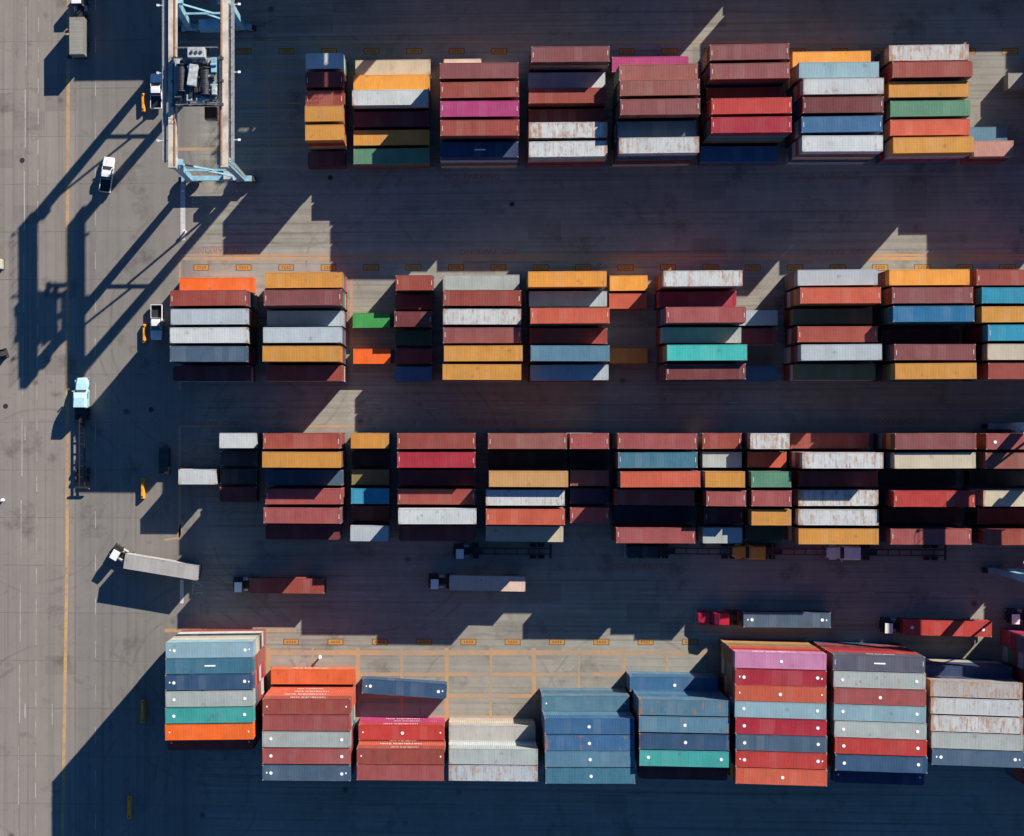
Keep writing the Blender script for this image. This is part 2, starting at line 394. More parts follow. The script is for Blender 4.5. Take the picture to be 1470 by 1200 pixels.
for (px, py) in ((284, 287), (284, 843)):
    o = bpy.data.objects.new('stop_lettering', ts); C.objects.link(o); o.location = at(px, py, .006); o.rotation_euler = (0, 0, R(90)); o.scale = (.42, 1.15, 1)
    tag(o, kind='structure')

# ------------------------------------------------------------------ containers
CH = 2.6
def container_meshes(L):
    hw, hl = 1.219, L / 2
    b = MB(); bm = b.bm
    per = 0.30; n = int((L - .5) / per); x0 = -n * per / 2
    for sgn in (-1, 1):                                               # corrugated long sides
        prof = []
        for i in range(n):
            x = x0 + i * per
            prof += [(x, 0), (x + .09, 0), (x + .15, .036), (x + .24, .036)]
        prof.append((x0 + n * per, 0))
        prof = [(-hl + .12, 0)] + prof + [(hl - .12, 0)]
        lo = [bm.verts.new((x, sgn * (hw - .02 - d), .15)) for x, d in prof]
        hi = [bm.verts.new((x, sgn * (hw - .02 - d), CH - .09)) for x, d in prof]
        for i in range(len(prof) - 1): bm.faces.new((lo[i], lo[i + 1], hi[i + 1], hi[i]))
        b.box(0, sgn * (hw - .06), CH - .055, L - .36, .10, .085)     # top rail
        b.box(0, sgn * (hw - .06), .085, L - .36, .10, .14)           # bottom rail
    for sx in (-1, 1):
        for sy in (-1, 1): b.box(sx * (hl - .085), sy * (hw - .085), CH / 2, .15, .15, CH - .26)
        b.box(sx * (hl - .07), 0, CH - .06, .11, 2 * hw - .36, .10)
        b.box(sx * (hl - .07), 0, .09, .11, 2 * hw - .36, .14)
    fp = []; m = 8                                                    # corrugated blind end
    for i in range(m):
        y = -1.04 + i * .26
        fp += [(y, 0), (y + .08, 0), (y + .13, .04), (y + .21, .04)]
    fp.append((1.04, 0))
    lo = [bm.verts.new((-hl + .05 + d, y, .15)) for y, d in fp]; hi = [bm.verts.new((-hl + .05 + d, y, CH - .1)) for y, d in fp]
    for i in range(len(fp) - 1): bm.faces.new((lo[i], lo[i + 1], hi[i + 1], hi[i]))
    b.box(0, 0, .07, L - .4, 2 * hw - .24, .05)
    body = b.mesh('body', M_CONT)
    r = MB(); bm = r.bm; per = .42; n = int((L - .5) / per); x0 = -n * per / 2
    prof = [(-hl + .12, 0)]
    for i in range(n):
        x = x0 + i * per
        prof += [(x, 0), (x + .14, 0), (x + .24, -.005), (x + .32, -.005)]
    prof += [(x0 + n * per, 0), (hl - .12, 0)]
    a = [bm.verts.new((x, -hw + .11, CH - .025 + d)) for x, d in prof]; c = [bm.verts.new((x, hw - .11, CH - .025 + d)) for x, d in prof]
    for i in range(len(prof) - 1): bm.faces.new((a[i], a[i + 1], c[i + 1], c[i]))
    for sx in (-1, 1): r.box(sx * (hl - .3), 0, CH - .03, .34, 2 * hw - .26, .03)  # plain reinforcement plates at the ends
    roof = r.mesh('roof', M_CONT)
    d = MB()
    for sy in (-1, 1):
        d.box(hl - .045, sy * .525, CH / 2, .05, 1.03, CH - .32)
        for q in (.2, .8): d.cyl((hl - .005, sy * (q * 1.04), CH / 2), .018, CH - .3, 'Z', 8)
    door = d.mesh('door', M_CONT)
    return body, roof, door
cc = MB(); cc.box(0, 0, 0, .178, .162, .118); CAST = cc.mesh('corner_casting', M_CAST)
dm = MB(); dm.cyl((0, 0, 0), .25, .02, 'Z', 20); DOT = dm.mesh('roof_glint_mark', M_WHITE)  # white disc painted in place of a sun glint; shrunk, an end mark
dm = MB(); dm.box(0, 0, 0, .11, .75, .02); BAR = dm.mesh('roof_end_marking', M_WHITE2)
dm = MB(); dm.box(0, 0, 0, 1.7, .22, .02); DASH = dm.mesh('roof_centre_marking', M_WHITE)
LEN = {20: 6.06, 40: 12.19, 45: 13.72}
PROTO = {}
for k, L in LEN.items():
    body, roof, door = container_meshes(L)
    e = empty('shipping_container'); e.hide_render = False
    for nm, me in (('body', body), ('roof', roof), ('door', door)):
        o = bpy.data.objects.new(nm, me); C.objects.link(o); o.parent = e
    for sx in (-1, 1):
        for sy in (-1, 1):
            for z in (.06, CH - .058):
                o = bpy.data.objects.new('corner_casting', CAST); C.objects.link(o); o.parent = e
                o.location = (sx * (L / 2 - .089), sy * (1.219 - .081), z)
    PROTO[k] = [snapshot(e), False]

PAL = {  # seen colour in sun, words
 'white': ((214, 222, 222), 'white'), 'lgrey': ((190, 202, 208), 'light grey'), 'cream': ((214, 202, 176), 'cream'),
 'ochre': ((222, 156, 68), 'mustard yellow'), 'yellow': ((248, 168, 66), 'bright yellow'), 'tan': ((208, 158, 98), 'tan yellow'),
 'brick': ((162, 74, 62), 'brick red'), 'red': ((198, 62, 56), 'bright red'), 'crimson': ((180, 38, 58), 'crimson'),
 'rose': ((170, 84, 82), 'rose red'), 'mauve': ((144, 80, 80), 'dusty mauve'), 'maroon': ((120, 54, 56), 'maroon'),
 'brown': ((156, 92, 82), 'pinkish brown'), 'orange': ((255, 112, 28), 'vivid orange'), 'salmon': ((212, 98, 70), 'salmon orange'),
 'slate': ((76, 104, 128), 'slate blue'), 'steel': ((90, 136, 160), 'steel blue'), 'blue': ((58, 112, 156), 'mid blue'),
 'navy': ((50, 88, 126), 'navy blue'), 'cyan': ((36, 156, 190), 'cyan blue'), 'sky': ((26, 118, 166), 'bright blue'),
 'teal': ((64, 172, 166), 'teal green'), 'turq': ((66, 205, 196), 'turquoise'), 'green': ((92, 146, 116), 'muted green'),
 'bgreen': ((58, 165, 78), 'bright green'), 'lblue': ((150, 186, 198), 'pale blue'), 'magenta': ((188, 62, 124), 'magenta'),
 'pink': ((216, 142, 184), 'pink'), 'olive': ((150, 136, 88), 'olive grey'), 'pgrey': ((182, 192, 188), 'greenish grey'),
 'tblue': ((64, 124, 148), 'petrol blue'), 'dgrey': ((92, 94, 98), 'dark grey'), 'dgreen': ((40, 84, 64), 'dark green'),
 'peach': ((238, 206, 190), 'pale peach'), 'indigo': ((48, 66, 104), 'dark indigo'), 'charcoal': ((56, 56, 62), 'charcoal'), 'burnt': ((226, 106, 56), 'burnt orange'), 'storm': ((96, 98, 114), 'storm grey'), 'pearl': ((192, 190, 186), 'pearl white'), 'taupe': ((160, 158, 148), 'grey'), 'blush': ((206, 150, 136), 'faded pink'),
}
KALB = 0.70
def albedo(key, jit=0.0, rr=random):
    c = lin(PAL[key][0]); f = 1 + rr.uniform(-jit, jit)
    return [max(0.006, min(0.8, x * KALB * f)) for x in c]
ORD = ['', 'first', 'second', 'third', 'fourth', 'fifth', 'sixth', 'seventh', 'eighth', 'ninth', 'tenth', 'eleventh', 'twelfth', 'thirteenth', 'fourteenth', 'fifteenth', 'sixteenth', 'seventeenth']
LW = {20: 'short', 40: 'long', 45: 'extra-long'}
COUNT = [0]
def place_container(kind, loc, rz, key, rust, label, group, hscale=1.0, marks='', flip=None):
    pr = PROTO[kind]
    if not pr[1]:
        pr[1] = True
        def flat(s): return [s[0]] + [x for k in s[1] for x in flat(k)]
        objs = flat(pr[0])
    else: objs = dup(pr[0])
    root = objs[0]
    if flip is None: flip = random.random() < .5
    root.location = loc; root.rotation_euler = (0, 0, rz + (math.pi if flip else 0)); root.scale = (1, 1, hscale)
    al = albedo(key, 0.06)
    for o in objs[1:]:
        o.color = (*al, rust)
        if o.name.startswith('door'):
            o.color = (*[x * .95 for x in al], min(1, rust + .1))
    tag(root, label, 'shipping container', group)
    L = LEN[kind]
    def mark(me, x, y=0, rot=0):
        o = bpy.data.objects.new(me.name, me); C.objects.link(o); o.parent = root; o.location = (x, y, CH + .004); o.rotation_euler = (0, 0, rot)
        return o
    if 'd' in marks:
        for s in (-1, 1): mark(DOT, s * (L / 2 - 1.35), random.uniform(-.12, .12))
    if 'e' in marks:
        for s in (-1, 1): mark(BAR, s * (L / 2 - .32), random.uniform(-.15, .15))
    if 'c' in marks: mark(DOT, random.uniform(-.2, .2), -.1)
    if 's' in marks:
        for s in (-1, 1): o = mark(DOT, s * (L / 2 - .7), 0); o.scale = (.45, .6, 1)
    if 'l' in marks: mark(DASH, .1)
    if 't' in marks:
        o = bpy.data.objects.new('lettering', LETTER); C.objects.link(o); o.parent = root
        sgn = -1 if flip else 1
        o.location = (random.uniform(-1.3, 1.3), sgn * 1.232, CH * random.uniform(.45, .62)); o.scale = (random.choice((.62, .8, .95)),) * 2 + (1,)
        o.rotation_euler = (R(90), 0, R(180) if sgn > 0 else 0)
    COUNT[0] += 1
    return root
LETTER = text_mesh('lettering', 'HAMBURG SÜD', 1.0, M_WHITE, .006)

STUFF = []   # (x, y, z, rz, L, key) simpler copies, merged later
TH = 2.8
FILL = ['brick', 'maroon', 'rose', 'mauve', 'brown', 'ochre', 'white', 'lgrey', 'slate', 'navy', 'blue', 'steel', 'salmon', 'maroon', 'brick', 'cream', 'green', 'crimson', 'dgrey', 'brown']
rf = random.Random(5)
def fill_below(p, rz, kind, n, skip=0, keys=None):
    t = max(1, round(n)); hh = n * TH / t
    for i in range(t - 1 - skip):
        STUFF.append((p.x + rf.uniform(-.07, .07), p.y + rf.uniform(-.03, .03), i * hh, rz, LEN[kind], (keys[i] if keys and i < len(keys) else rf.choice(FILL)), hh))

ROWB = {1: (112, 138, 164, 190, 216, 242), 2: (420.5, 446, 471.7, 497.3, 523, 548.5), 3: (642.7, 668.5, 694.3, 720, 746, 772)}
ROWN = {1: 'top row', 2: 'second row', 3: 'third row', 4: 'bottom row'}
DATA = '''
1A 1 437.5 494 3 white .2
1A 2 437.5 494 3 maroon .3 e
1A 3 437.5 494 3 brick .2 e
1A 4 437 493 4 ochre .35
1A 5 437 494 4 ochre .3
1A 6 441 496 1 maroon .3
1B 1 510 618 1 cream .45
1B 2 507.6 616 2 yellow .15
1B 3 506 615 3 white .5
1B 4 509 615 2 maroon .2
1B 5 508 616 2 ochre .2
1B 6 508 616 2 green .2
1C 1 635 693 1 peach .2
1C 2 632.5 743 5 mauve .2
1C 3 633 744 5 brick .2 e
1C 4 633 744 5 magenta .0 e
1C 5 633 744.5 5 brick .2 e
1C 6 634 742 4 indigo .1 l
1D 1 763 874.7 4 mauve .2 e
1D 2 759 868 2 white .3
1D 3 759.5 870 3 brick .3
1D 4 760 868 2.2 maroon .2
1D 5 760 871 4 white .8
1D 6 760 871 4 white .65
1E 1 879 988 1 magenta .05
1E 2 889 1001.5 4 brown .15 e
1E 3 890.5 1004 5 brown .15 e
1E 4 890.5 1005 5 mauve .3 e
1E 5 887 999 4 slate .1
1E 6 889 1003.5 5 white .7
1F 1 1019 1133 4 mauve .25 e
1F 2 1020 1133.5 4 mauve .4 e
1F 3 1014 1126 2.5 maroon .2
1F 4 1021.5 1136.5 5 red .1 e
1F 5 1021 1136.5 5.1 crimson .1 e
1F 6 1007 1117 1.6 blue .1
1G 1 1138 1250 1.8 yellow .1
1G 2 1147.8 1261 4 lblue .35
1G 3 1154 1268 4.8 white .55
1G 4 1153 1268 5 maroon .2 e
1G 5 1151 1266.5 5 blue .1 e
1G 6 1151.5 1267.5 5 white .5
1H 1 1277.5 1389.5 3.2 white .75
1H 2 1281.5 1396 3.85 brick .2
1H 3 1276 1391 3.62 ochre .2
1H 4 1278.5 1393 3.6 green .15
1H 5 1278 1393 3.7 salmon .3
1H 6 1282 1398.5 4.2 ochre .15
1I 6 1398.5 1455 2.7 blush .6
1I 5 1390 1446 1 steel .2
2A 1 256 366 1 orange .1
2A 2 241.5 357.5 5 brick .25 e
2A 3 244 357 4.95 lgrey .35
2A 4 242 356.5 5 white .45
2A 5 242 356.5 5 slate .2
2A 6 248 357.5 3.3 maroon .2
2B 1 379 493 4.2 ochre .25
2B 2 377 492 5 mauve .25 e
2B 3 384 492 3 lgrey .2
2B 4 377 490 5 lgrey .1
2B 5 375.5 489.5 5 ochre .2
2B 6 382 492 3.4 brick .2
2C 3 507 559 1 bgreen .1
2C 5 507.5 560 1 orange .1
2D 1 568.6 621.8 2 brick .2 e
2D 2 567.5 621 1 maroon .2
2D 3 566.5 620 2 maroon .2 e
2D 4 567.5 620 1 dgreen .1
2D 5 567.5 620 1 maroon .1
2D 6 567.5 619 1 blue .1
2E 1 637.5 744 2 pgrey .45
2E 2 637 747 4 brick .2 e
2E 3 637.5 746.5 4 white .65
2E 4 636.5 747.5 4 mauve .1 e
2E 5 638 749.5 4.8 ochre .1
2E 6 635.5 748 4.8 ochre .1
2F 1 759 870 4 yellow .1
2F 2 761 870 3 lgrey .25
2F 3 762 874.5 4.7 salmon .2 e
2F 4 762 870 3 brick .1
2F 5 762.5 874.5 4.6 steel .2
2F 6 762 873 3.6 lgrey .2
2G 1 875.5 929.5 1 yellow .2
2G 2 875 928.5 1 salmon .3
2G 5 876 929 1 ochre .3
2H 1 952.5 1066 4 white .7
2H 2 945 1057.5 2.3 crimson .05
2H 3 957 1070.5 5 rose .15 e
2H 4 950 1065 3.4 pgrey .15
2H 5 958 1072 5.1 turq .25
2H 6 956 1070.5 4.8 maroon .2 e
2I 3 1061.5 1116 2 lgrey .3
2I 4 1061 1116 2 maroon .2
2I 6 1060.5 1117 1 blue .1
2J 1 1145 1260 4.2 lgrey .35
2J 2 1148.5 1265 4.8 salmon .2 e
2J 3 1139.5 1251.5 3 olive .2
2J 4 1145 1260 4 brick .2 e
2J 5 1150 1266 5.1 lgrey .15
2J 6 1141.5 1257.5 3.6 olive .15
2K 1 1276 1392.5 4 yellow .3
2K 2 1280 1397.5 4.6 mauve .15 e
2K 3 1282 1399 5 sky .35
2K 4 1264 1378 1.2 maroon .1
2K 5 1283.5 1401 5 mauve .2 e
2K 6 1284.5 1402.5 5.1 ochre .1
2L 1 1402 1518 3.6 brick .2 e
2L 2 1409.5 1526 4.2 cyan .15
2L 3 1409.5 1526 4.4 ochre .1
2L 4 1418 1536 5 cyan .35 e
2L 5 1418 1535 5 cream .3
2L 6 1419 1536 5 brick .2
3A 1 313.5 370 2.4 white .25
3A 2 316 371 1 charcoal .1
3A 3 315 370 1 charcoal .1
3A 4 314 370 1 maroon .1
3Z 3 255 310.5 2 white .45
3B 1 376 490 4.2 brick .2 e
3B 2 375 489.5 5 ochre .2
3B 3 384 490 2.9 slate .3
3B 4 380 492 3.8 rose .2 e
3B 5 377.5 490 4.3 rose .35 e
3B 6 381 489 2 maroon .1
3C 1 503 559 3 ochre .15
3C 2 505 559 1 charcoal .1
3C 3 504.5 559 2 olive .2
3C 4 503.5 559 3.1 cyan .1
3C 5 505 559 1.4 maroon .1
3C 6 503 557.5 3.2 lgrey .15
3D 1 570.5 682 4.6 brick .15 e
3D 2 570.5 682 4.6 crimson .05 e
3D 3 572 682 3 maroon .1
3D 4 572 681 3.6 brick .2 e
3D 5 572.5 683 4.5 white .45
3D 6 573 682 2.6 maroon .2
3E 1 701.5 812.8 4.6 brown .15 e
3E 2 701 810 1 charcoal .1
3E 3 702.5 815 5 tan .15
3E 4 698.5 809.5 4.62 white .6
3E 5 698.5 810 4.85 salmon .15 e
3E 6 697.5 808.5 3 cream .2
3F 1 818.5 873.8 4.3 rose .15 e
3F 2 817 873 1 charcoal .1
3F 3 819 874 3.0 brown .1
3F 4 818 873 2 indigo .1
3F 5 819 874 3.0 rose .1 e
3G 1 887.5 1000 4.6 rose .15 e
3G 2 888.5 1000 4.5 tblue .35 e
3G 3 891.5 1004.5 5 salmon .3
3G 4 884.5 996 3.95 brick .1
3G 5 880.5 990.5 1 indigo .1
3G 6 885 997.5 3.9 rose .2 e
3H 1 1008.6 1064.5 3.6 brick .2 e
3H 2 1008.5 1065 3.4 pgrey .3
3H 3 1012.5 1069.5 5 ochre .3
3H 4 1014 1071 4.85 rose .2 e
3H 5 1012 1066 3 maroon .1 e
3H 6 1009.5 1065 3.7 pgrey .35
3I 1 1076.5 1134.5 4.3 white .8
3I 2 1072.5 1129.5 3 salmon .1
3I 3 1078.5 1136 4.7 green .1 e
3I 4 1079.5 1136 4.8 rose .2 e
3I 5 1078.5 1136.5 4.6 ochre .35
3I 6 1070 1126 1 dgreen .2
3J 1 1135.5 1247 2 brick .15
3J 2 1151.5 1268.5 5.2 white .7
3J 3 1145.5 1261 3.3 brick .1
3J 4 1145.5 1261.5 4.0 white .75
3J 5 1146 1261.5 4.3 white .65
3J 6 1146 1261.8 4.2 ochre .2
3K 1 1284 1402.5 5 mauve .3
3K 2 1283.5 1401.5 4.8 cream .35
3K 3 1260 1373 1 charcoal .1
3K 4 1283 1400 4.9 red .2 e
3K 5 1267 1380 1.6 maroon .1
3K 6 1278.5 1394.5 4.1 rose .2 e
3L 1 1415 1534 5 rose .1 d
3L 2 1414 1533 4.9 brown .3
3L 3 1390 1505 1 charcoal .1
3L 4 1411 1529 4.2 cream .5
3L 5 1402 1518 2.4 maroon .1
3L 6 1411.5 1529 4.2 brick .1
'''
blocks = {}
for ln in DATA.strip().splitlines():
    f = ln.split(); row = int(f[0][0])
    blocks.setdefault(row, {}).setdefault(f[0], []).append(f)
SHADEWORD = {.0: '', }
for row, bl in blocks.items():
    names = sorted(bl, key=lambda k: min(float(f[2]) for f in bl[k]))
    for bi, bk in enumerate(names):
        ents = sorted(bl[bk], key=lambda f: int(f[1]))
        for oi_, f in enumerate(ents):
            r = int(f[1]); x0, x1, n = float(f[2]), float(f[3]), float(f[4]); key = f[5]; rust = float(f[6]) * (1.15 if float(f[6]) >= .3 else 1); marks = f[7] if len(f) > 7 else ''
            kind = 20 if x1 - x0 < 75 else 40
            h = n * TH
            Yb = (NY - ROWB[row][r - 1]) / S0
            q = at((x0 + x1) / 2, NY, h)
            # slight perspective: the column leans with y, so solve x at the row's own image line
            c0 = Vector((q.x, Yb + 1.22, h))
            py = NY - FP * c0.y / ((HC - h) * ct - c0.x * st)
            q = at((x0 + x1) / 2, py, h); c0.x = q.x
            rz = R(random.uniform(-.35, .35))
            t = max(1, round(n)); hh = h / t
            wear = 'rust-stained ' if rust >= .5 else ('faded ' if rust >= .3 else '')
            where = ORD[oi_ + 1] + ' down in the ' + ORD[bi + 1] + ' stack of the ' + ROWN[row]
            lab = f'{wear}{PAL[key][1]} {LW[kind]} container, {where}'
            place_container(kind, (c0.x, c0.y, h - hh), rz, key, rust, lab, 'stacked shipping containers', hh / CH * .998, marks)
            fill_below(c0, rz, kind, n)

D4 = '''
A 1 236.8 364.8 932.8 6 lblue .25 ds
A 2 236.5 364.5 955.8 6 tblue .45 l
A 3 236 364.5 979.2 6 navy .15 ds
A 4 236 365 1003.1 6 pgrey .35 d
A 5 235 365.5 1026.8 6 teal .1 d
A 6 234.5 365.5 1050.8 6 orange .05 s
A 7 241.5 362 1065.5 4 brick .1 s
B 1 389.8 509 971.5 1 burnt .3 -
B 2 376 504 1014.4 5.35 brick .05 s
B 3 375.5 504.5 1037.8 5.35 rose .3 -
B 4 374.5 504.5 1061.6 5.35 pgrey .35 d
B 5 374.5 504.8 1085.5 5.35 rose .3 d
B 6 374.3 505 1109.6 5.35 slate .15 ds
C 1 515 638 1051.5 2.6 red .15 cs
C 2 511.8 639 1085.7 5 brick .05 s
C 3 511.5 639.5 1109.2 5 rose .2 -
D 1 644 769 1052.5 2.6 pearl .5 -
D 2 643.8 772.5 1086.2 5.2 pgrey .45 -
D 3 643.5 772.5 1110 5.2 lgrey .8 -
E 1 780.4 901 1009.8 3 steel .15 s
E 2 782 910.5 1042.4 5.4 blue .25 c
E 3 782 911 1066.3 5.4 blue .62 c
E 4 782 911.5 1089.6 5.4 steel .25 c
E 5 782.5 912 1113.6 5.4 tblue .3 c
F 1 906 1028 982.8 2.2 blue .1 c
F 2 918.5 1045.8 1015.8 5.75 steel .65 -
F 3 918 1046.5 1040.3 5.75 steel .5 c
F 4 918 1047 1065 5.75 navy .3 c
F 5 918 1048 1089.2 5.75 teal .1 d
F 6 922 1040 1108 3 maroon .2 -
G 1 1055 1186.5 948.7 6 pink .05 c
G 2 1055.2 1186.5 972.8 6 crimson .15 ds
G 3 1055 1186.5 996 6 salmon .2 cs
G 4 1054.6 1186.5 1019.6 6 lblue .3 d
G 5 1055.5 1187 1043.6 6 crimson .05 d
G 6 1056 1187.5 1067.3 6 slate .15 d
G 7 1055.5 1187.5 1091.2 6 red .2 ds
G 8 1055.5 1188 1115.3 6 salmon .2 c
H 1 1196 1328 952.5 6 storm .1 le
H 2 1196.5 1329 976.5 6 pgrey .55 d
H 3 1197.5 1329.5 1000.5 6 rose .1 c
H 4 1196.5 1330 1024.3 6 lblue .2 d
H 5 1197.5 1330.5 1048.3 6 pgrey .3 d
H 6 1198 1331 1072.2 6 red .05 d
H 7 1198.5 1332 1096.6 6 navy .1 d
H 8 1202 1322 1114 4.6 indigo .05 s
I 1 1326 1448 968 3.6 indigo .2 -
I 2 1336 1467.5 990.2 5.5 pearl .8 -
I 3 1336.5 1468 1015 5.5 white .65 -
I 4 1337 1468.5 1040 5.5 white .85 -
I 5 1337.5 1469 1064.4 5.5 pgrey .5 -
I 6 1338 1470 1088.6 5.5 slate .1 ds
J 1 1486 1617 934 6 crimson .1 -
J 2 1486 1617 958 5.6 rose .1 -
J 3 1486 1617 982 5.6 slate .1 -
'''
YAW4 = {'A': 1.2, 'B': .35, 'C': .2, 'D': 0, 'E': .5, 'F': -.6, 'G': -1.1, 'H': -1.3, 'I': -1.4, 'J': -1.2}
LOW4 = {'A1': ['brick', 'white', 'charcoal', 'pgrey', 'cream'], 'B2': ['salmon', 'salmon', 'salmon', 'salmon'], 'C1': ['magenta', 'magenta'], 'C2': ['red', 'salmon', 'brick', 'salmon'],
        'D1': ['pearl', 'cream'], 'D2': ['pearl', 'cream', 'pgrey', 'white'], 'E1': ['steel', 'slate'], 'E2': ['blue', 'steel', 'steel', 'steel'], 'F1': ['steel'], 'F2': ['blue', 'steel', 'blue', 'steel'],
        'G1': ['rose', 'tan', 'olive', 'salmon', 'red'], 'H1': ['navy', 'rose', 'maroon', 'crimson', 'red'], 'I2': ['navy', 'slate', 'brick', 'salmon'],
        'I1': ['navy', 'cream'], 'J1': ['rose', 'magenta', 'crimson', 'slate', 'magenta']}
TXT = {'B2', 'C1', 'C2', 'H1', 'G1'}
STK4 = 'ABCDEFGHIJ'
for ln in D4.strip().splitlines():
    f = ln.split(); bk = f[0]; r = int(f[1]); x0, x1, yc, n = map(float, f[2:6]); key = f[6]; rust = float(f[7]); marks = f[8]
    h = n * TH; kind = 45; p = at((x0 + x1) / 2, yc, h); rz = R(YAW4[bk] + random.uniform(-.1, .1))
    t = max(1, round(n)); hh = h / t
    wear = 'rust-stained ' if rust >= .5 else ('faded ' if rust >= .3 else '')
    bi = STK4.index(bk) + 1
    if bk + str(r) in TXT: marks += 't'
    if bk == 'B' and r == 1: marks += 't'
    place_container(kind, (p.x, p.y, h - hh), rz, key, rust, f'{wear}{PAL[key][1]} {LW[kind]} container, {ORD[r]} down in the {ORD[bi]} stack of the bottom row',
                    'stacked shipping containers', hh / CH * .998, marks, flip=False)
    low = LOW4.get(bk + str(r))
    if low and t > 1:
        for i in range(t - 1):
            k2 = low[i % len(low)]
            place_container(kind, (p.x + rf.uniform(-.06, .06), p.y + rf.uniform(-.03, .02), i * hh), rz, k2, .2,
                            f'{PAL[k2][1]} container at tier {["one","two","three","four","five"][i]} of the north side, {ORD[bi]} bottom row stack, {ORD[r]} line',
                            'stacked shipping containers', hh / CH * .998, 't' if (bk + str(r) in TXT and bk not in 'GH' and k2 in ('salmon', 'red', 'magenta', 'brick')) else '', flip=False)
    else: fill_below(p, rz, kind, n)
for k in range(6):                                # rows of the last stack that lie outside the frame
    q = at(1551, 1006 + k * 23.8, 14)
    for t in range(5): STUFF.append((q.x, q.y, t * 2.8, 0, LEN[45], rf.choice(FILL), 2.8))
# single containers standing apart
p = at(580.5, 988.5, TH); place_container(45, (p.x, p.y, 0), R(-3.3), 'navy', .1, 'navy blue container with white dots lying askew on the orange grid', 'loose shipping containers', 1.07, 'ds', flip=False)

# off-frame and buried containers: one merged object
def block(x0px, x1px, ybpx, rows, n, kind=40, jitter=0):
    """stack block given by the ground position of its south edge"""
    L = LEN[kind]; a = at(x0px, ybpx); b = at(x1px, ybpx); k = max(1, int((b.x - a.x) / (L + 1.9)))
    for i in range(k):
        for r in range(rows):
            nn = n if not jitter else n - rf.choice([0, 0, 1, jitter])
            for t in range(nn):
                STUFF.append((a.x + L / 2 + i * (L + 1.9), a.y + 1.22 + r * 2.9, t * TH, 0, L, rf.choice(FILL), TH))
def column(xpx, ybpx, tiers, kind=40, tall=TH):
    """one column of stacks, tiers counted from the south row northwards"""
    a = at(xpx, ybpx); L = LEN[kind]
    for r, n in enumerate(tiers):
        for t in range(n): STUFF.append((a.x + L / 2, a.y + 1.22 + r * 2.9, t * tall, 0, L, rf.choice(FILL), tall))
column(238, -40, (4, 4, 4, 4, 4, 4), 40, 2.95); column(362, -40, (5, 5, 5, 4, 4, 4))
column(526, -40, (6, 6, 6, 5, 5, 5), 20); column(486, -40, (5, 5, 5, 5, 5, 5), 20)
column(600, -40, (4, 4, 4, 4, 3, 4)); column(724, -40, (4, 4, 4, 4, 3, 4)); column(848, -40, (4, 4, 4, 4, 4, 4)); column(972, -40, (4, 4, 4, 4, 4, 4))
column(1135, -40, (4, 4, 3, 3, 3, 4)); column(1238, -40, (4, 4, 3, 4, 4, 4)); column(1362, -40, (4, 5, 4, 4, 4, 4))
column(1486, -40, (3, 3, 4, 4, 4, 4)); column(1610, -40, (5, 5, 5, 5, 5, 5)); column(1734, -40, (5, 5, 5, 5, 5, 5))
column(1478, 242, (5, 5, 5, 2, 3, 3), 40, 2.5); column(1626, 242, (4, 4, 4, 3, 3, 3)); column(1750, 242, (5, 5, 5, 3, 3, 3))
block(1545, 1800, 548, 6, 5); block(1545, 1800, 772, 6, 4)
SB = MB(); cols = []
bmS = SB.bm; lay = bmS.loops.layers.float_color.new('Col')
for (x, y, z, rz, L, key, hh) in STUFF:
    al = albedo(key, .08, rf); col = (*al, 1)
    M = Matrix.Translation((x, y, z)) @ Matrix.Rotation(rz, 4, 'Z')
    def bx(cx, cy, cz, sx, sy, sz):
        co = [M @ Vector((cx + sx * a / 2, cy + sy * b / 2, cz + sz * c / 2)) for a in (-1, 1) for b in (-1, 1) for c in (-1, 1)]
        v = [bmS.verts.new(q) for q in co]
        for idx in ((0, 1, 3, 2), (4, 6, 7, 5), (0, 4, 5, 1), (2, 3, 7, 6), (0, 2, 6, 4), (1, 5, 7, 3)):
            f = bmS.faces.new([v[i] for i in idx])
            for l in f.loops: l[lay] = col
    bx(0, 0, hh / 2, L - .1, 2.34, hh - .06)
    for s in (-1, 1):
        bx(0, s * 1.19, hh - .07, L - .3, .06, .1); bx(0, s * 1.19, .08, L - .3, .06, .14)
        for s2 in (-1, 1): bx(s2 * (L / 2 - .08), s * 1.14, hh / 2, .16, .16, hh - .02)
so = SB.build('lower_container_stack', M_STUFF)
tag(so, 'mixed red, blue, grey and yellow containers buried under the top ones', 'shipping containers', kind='stuff')

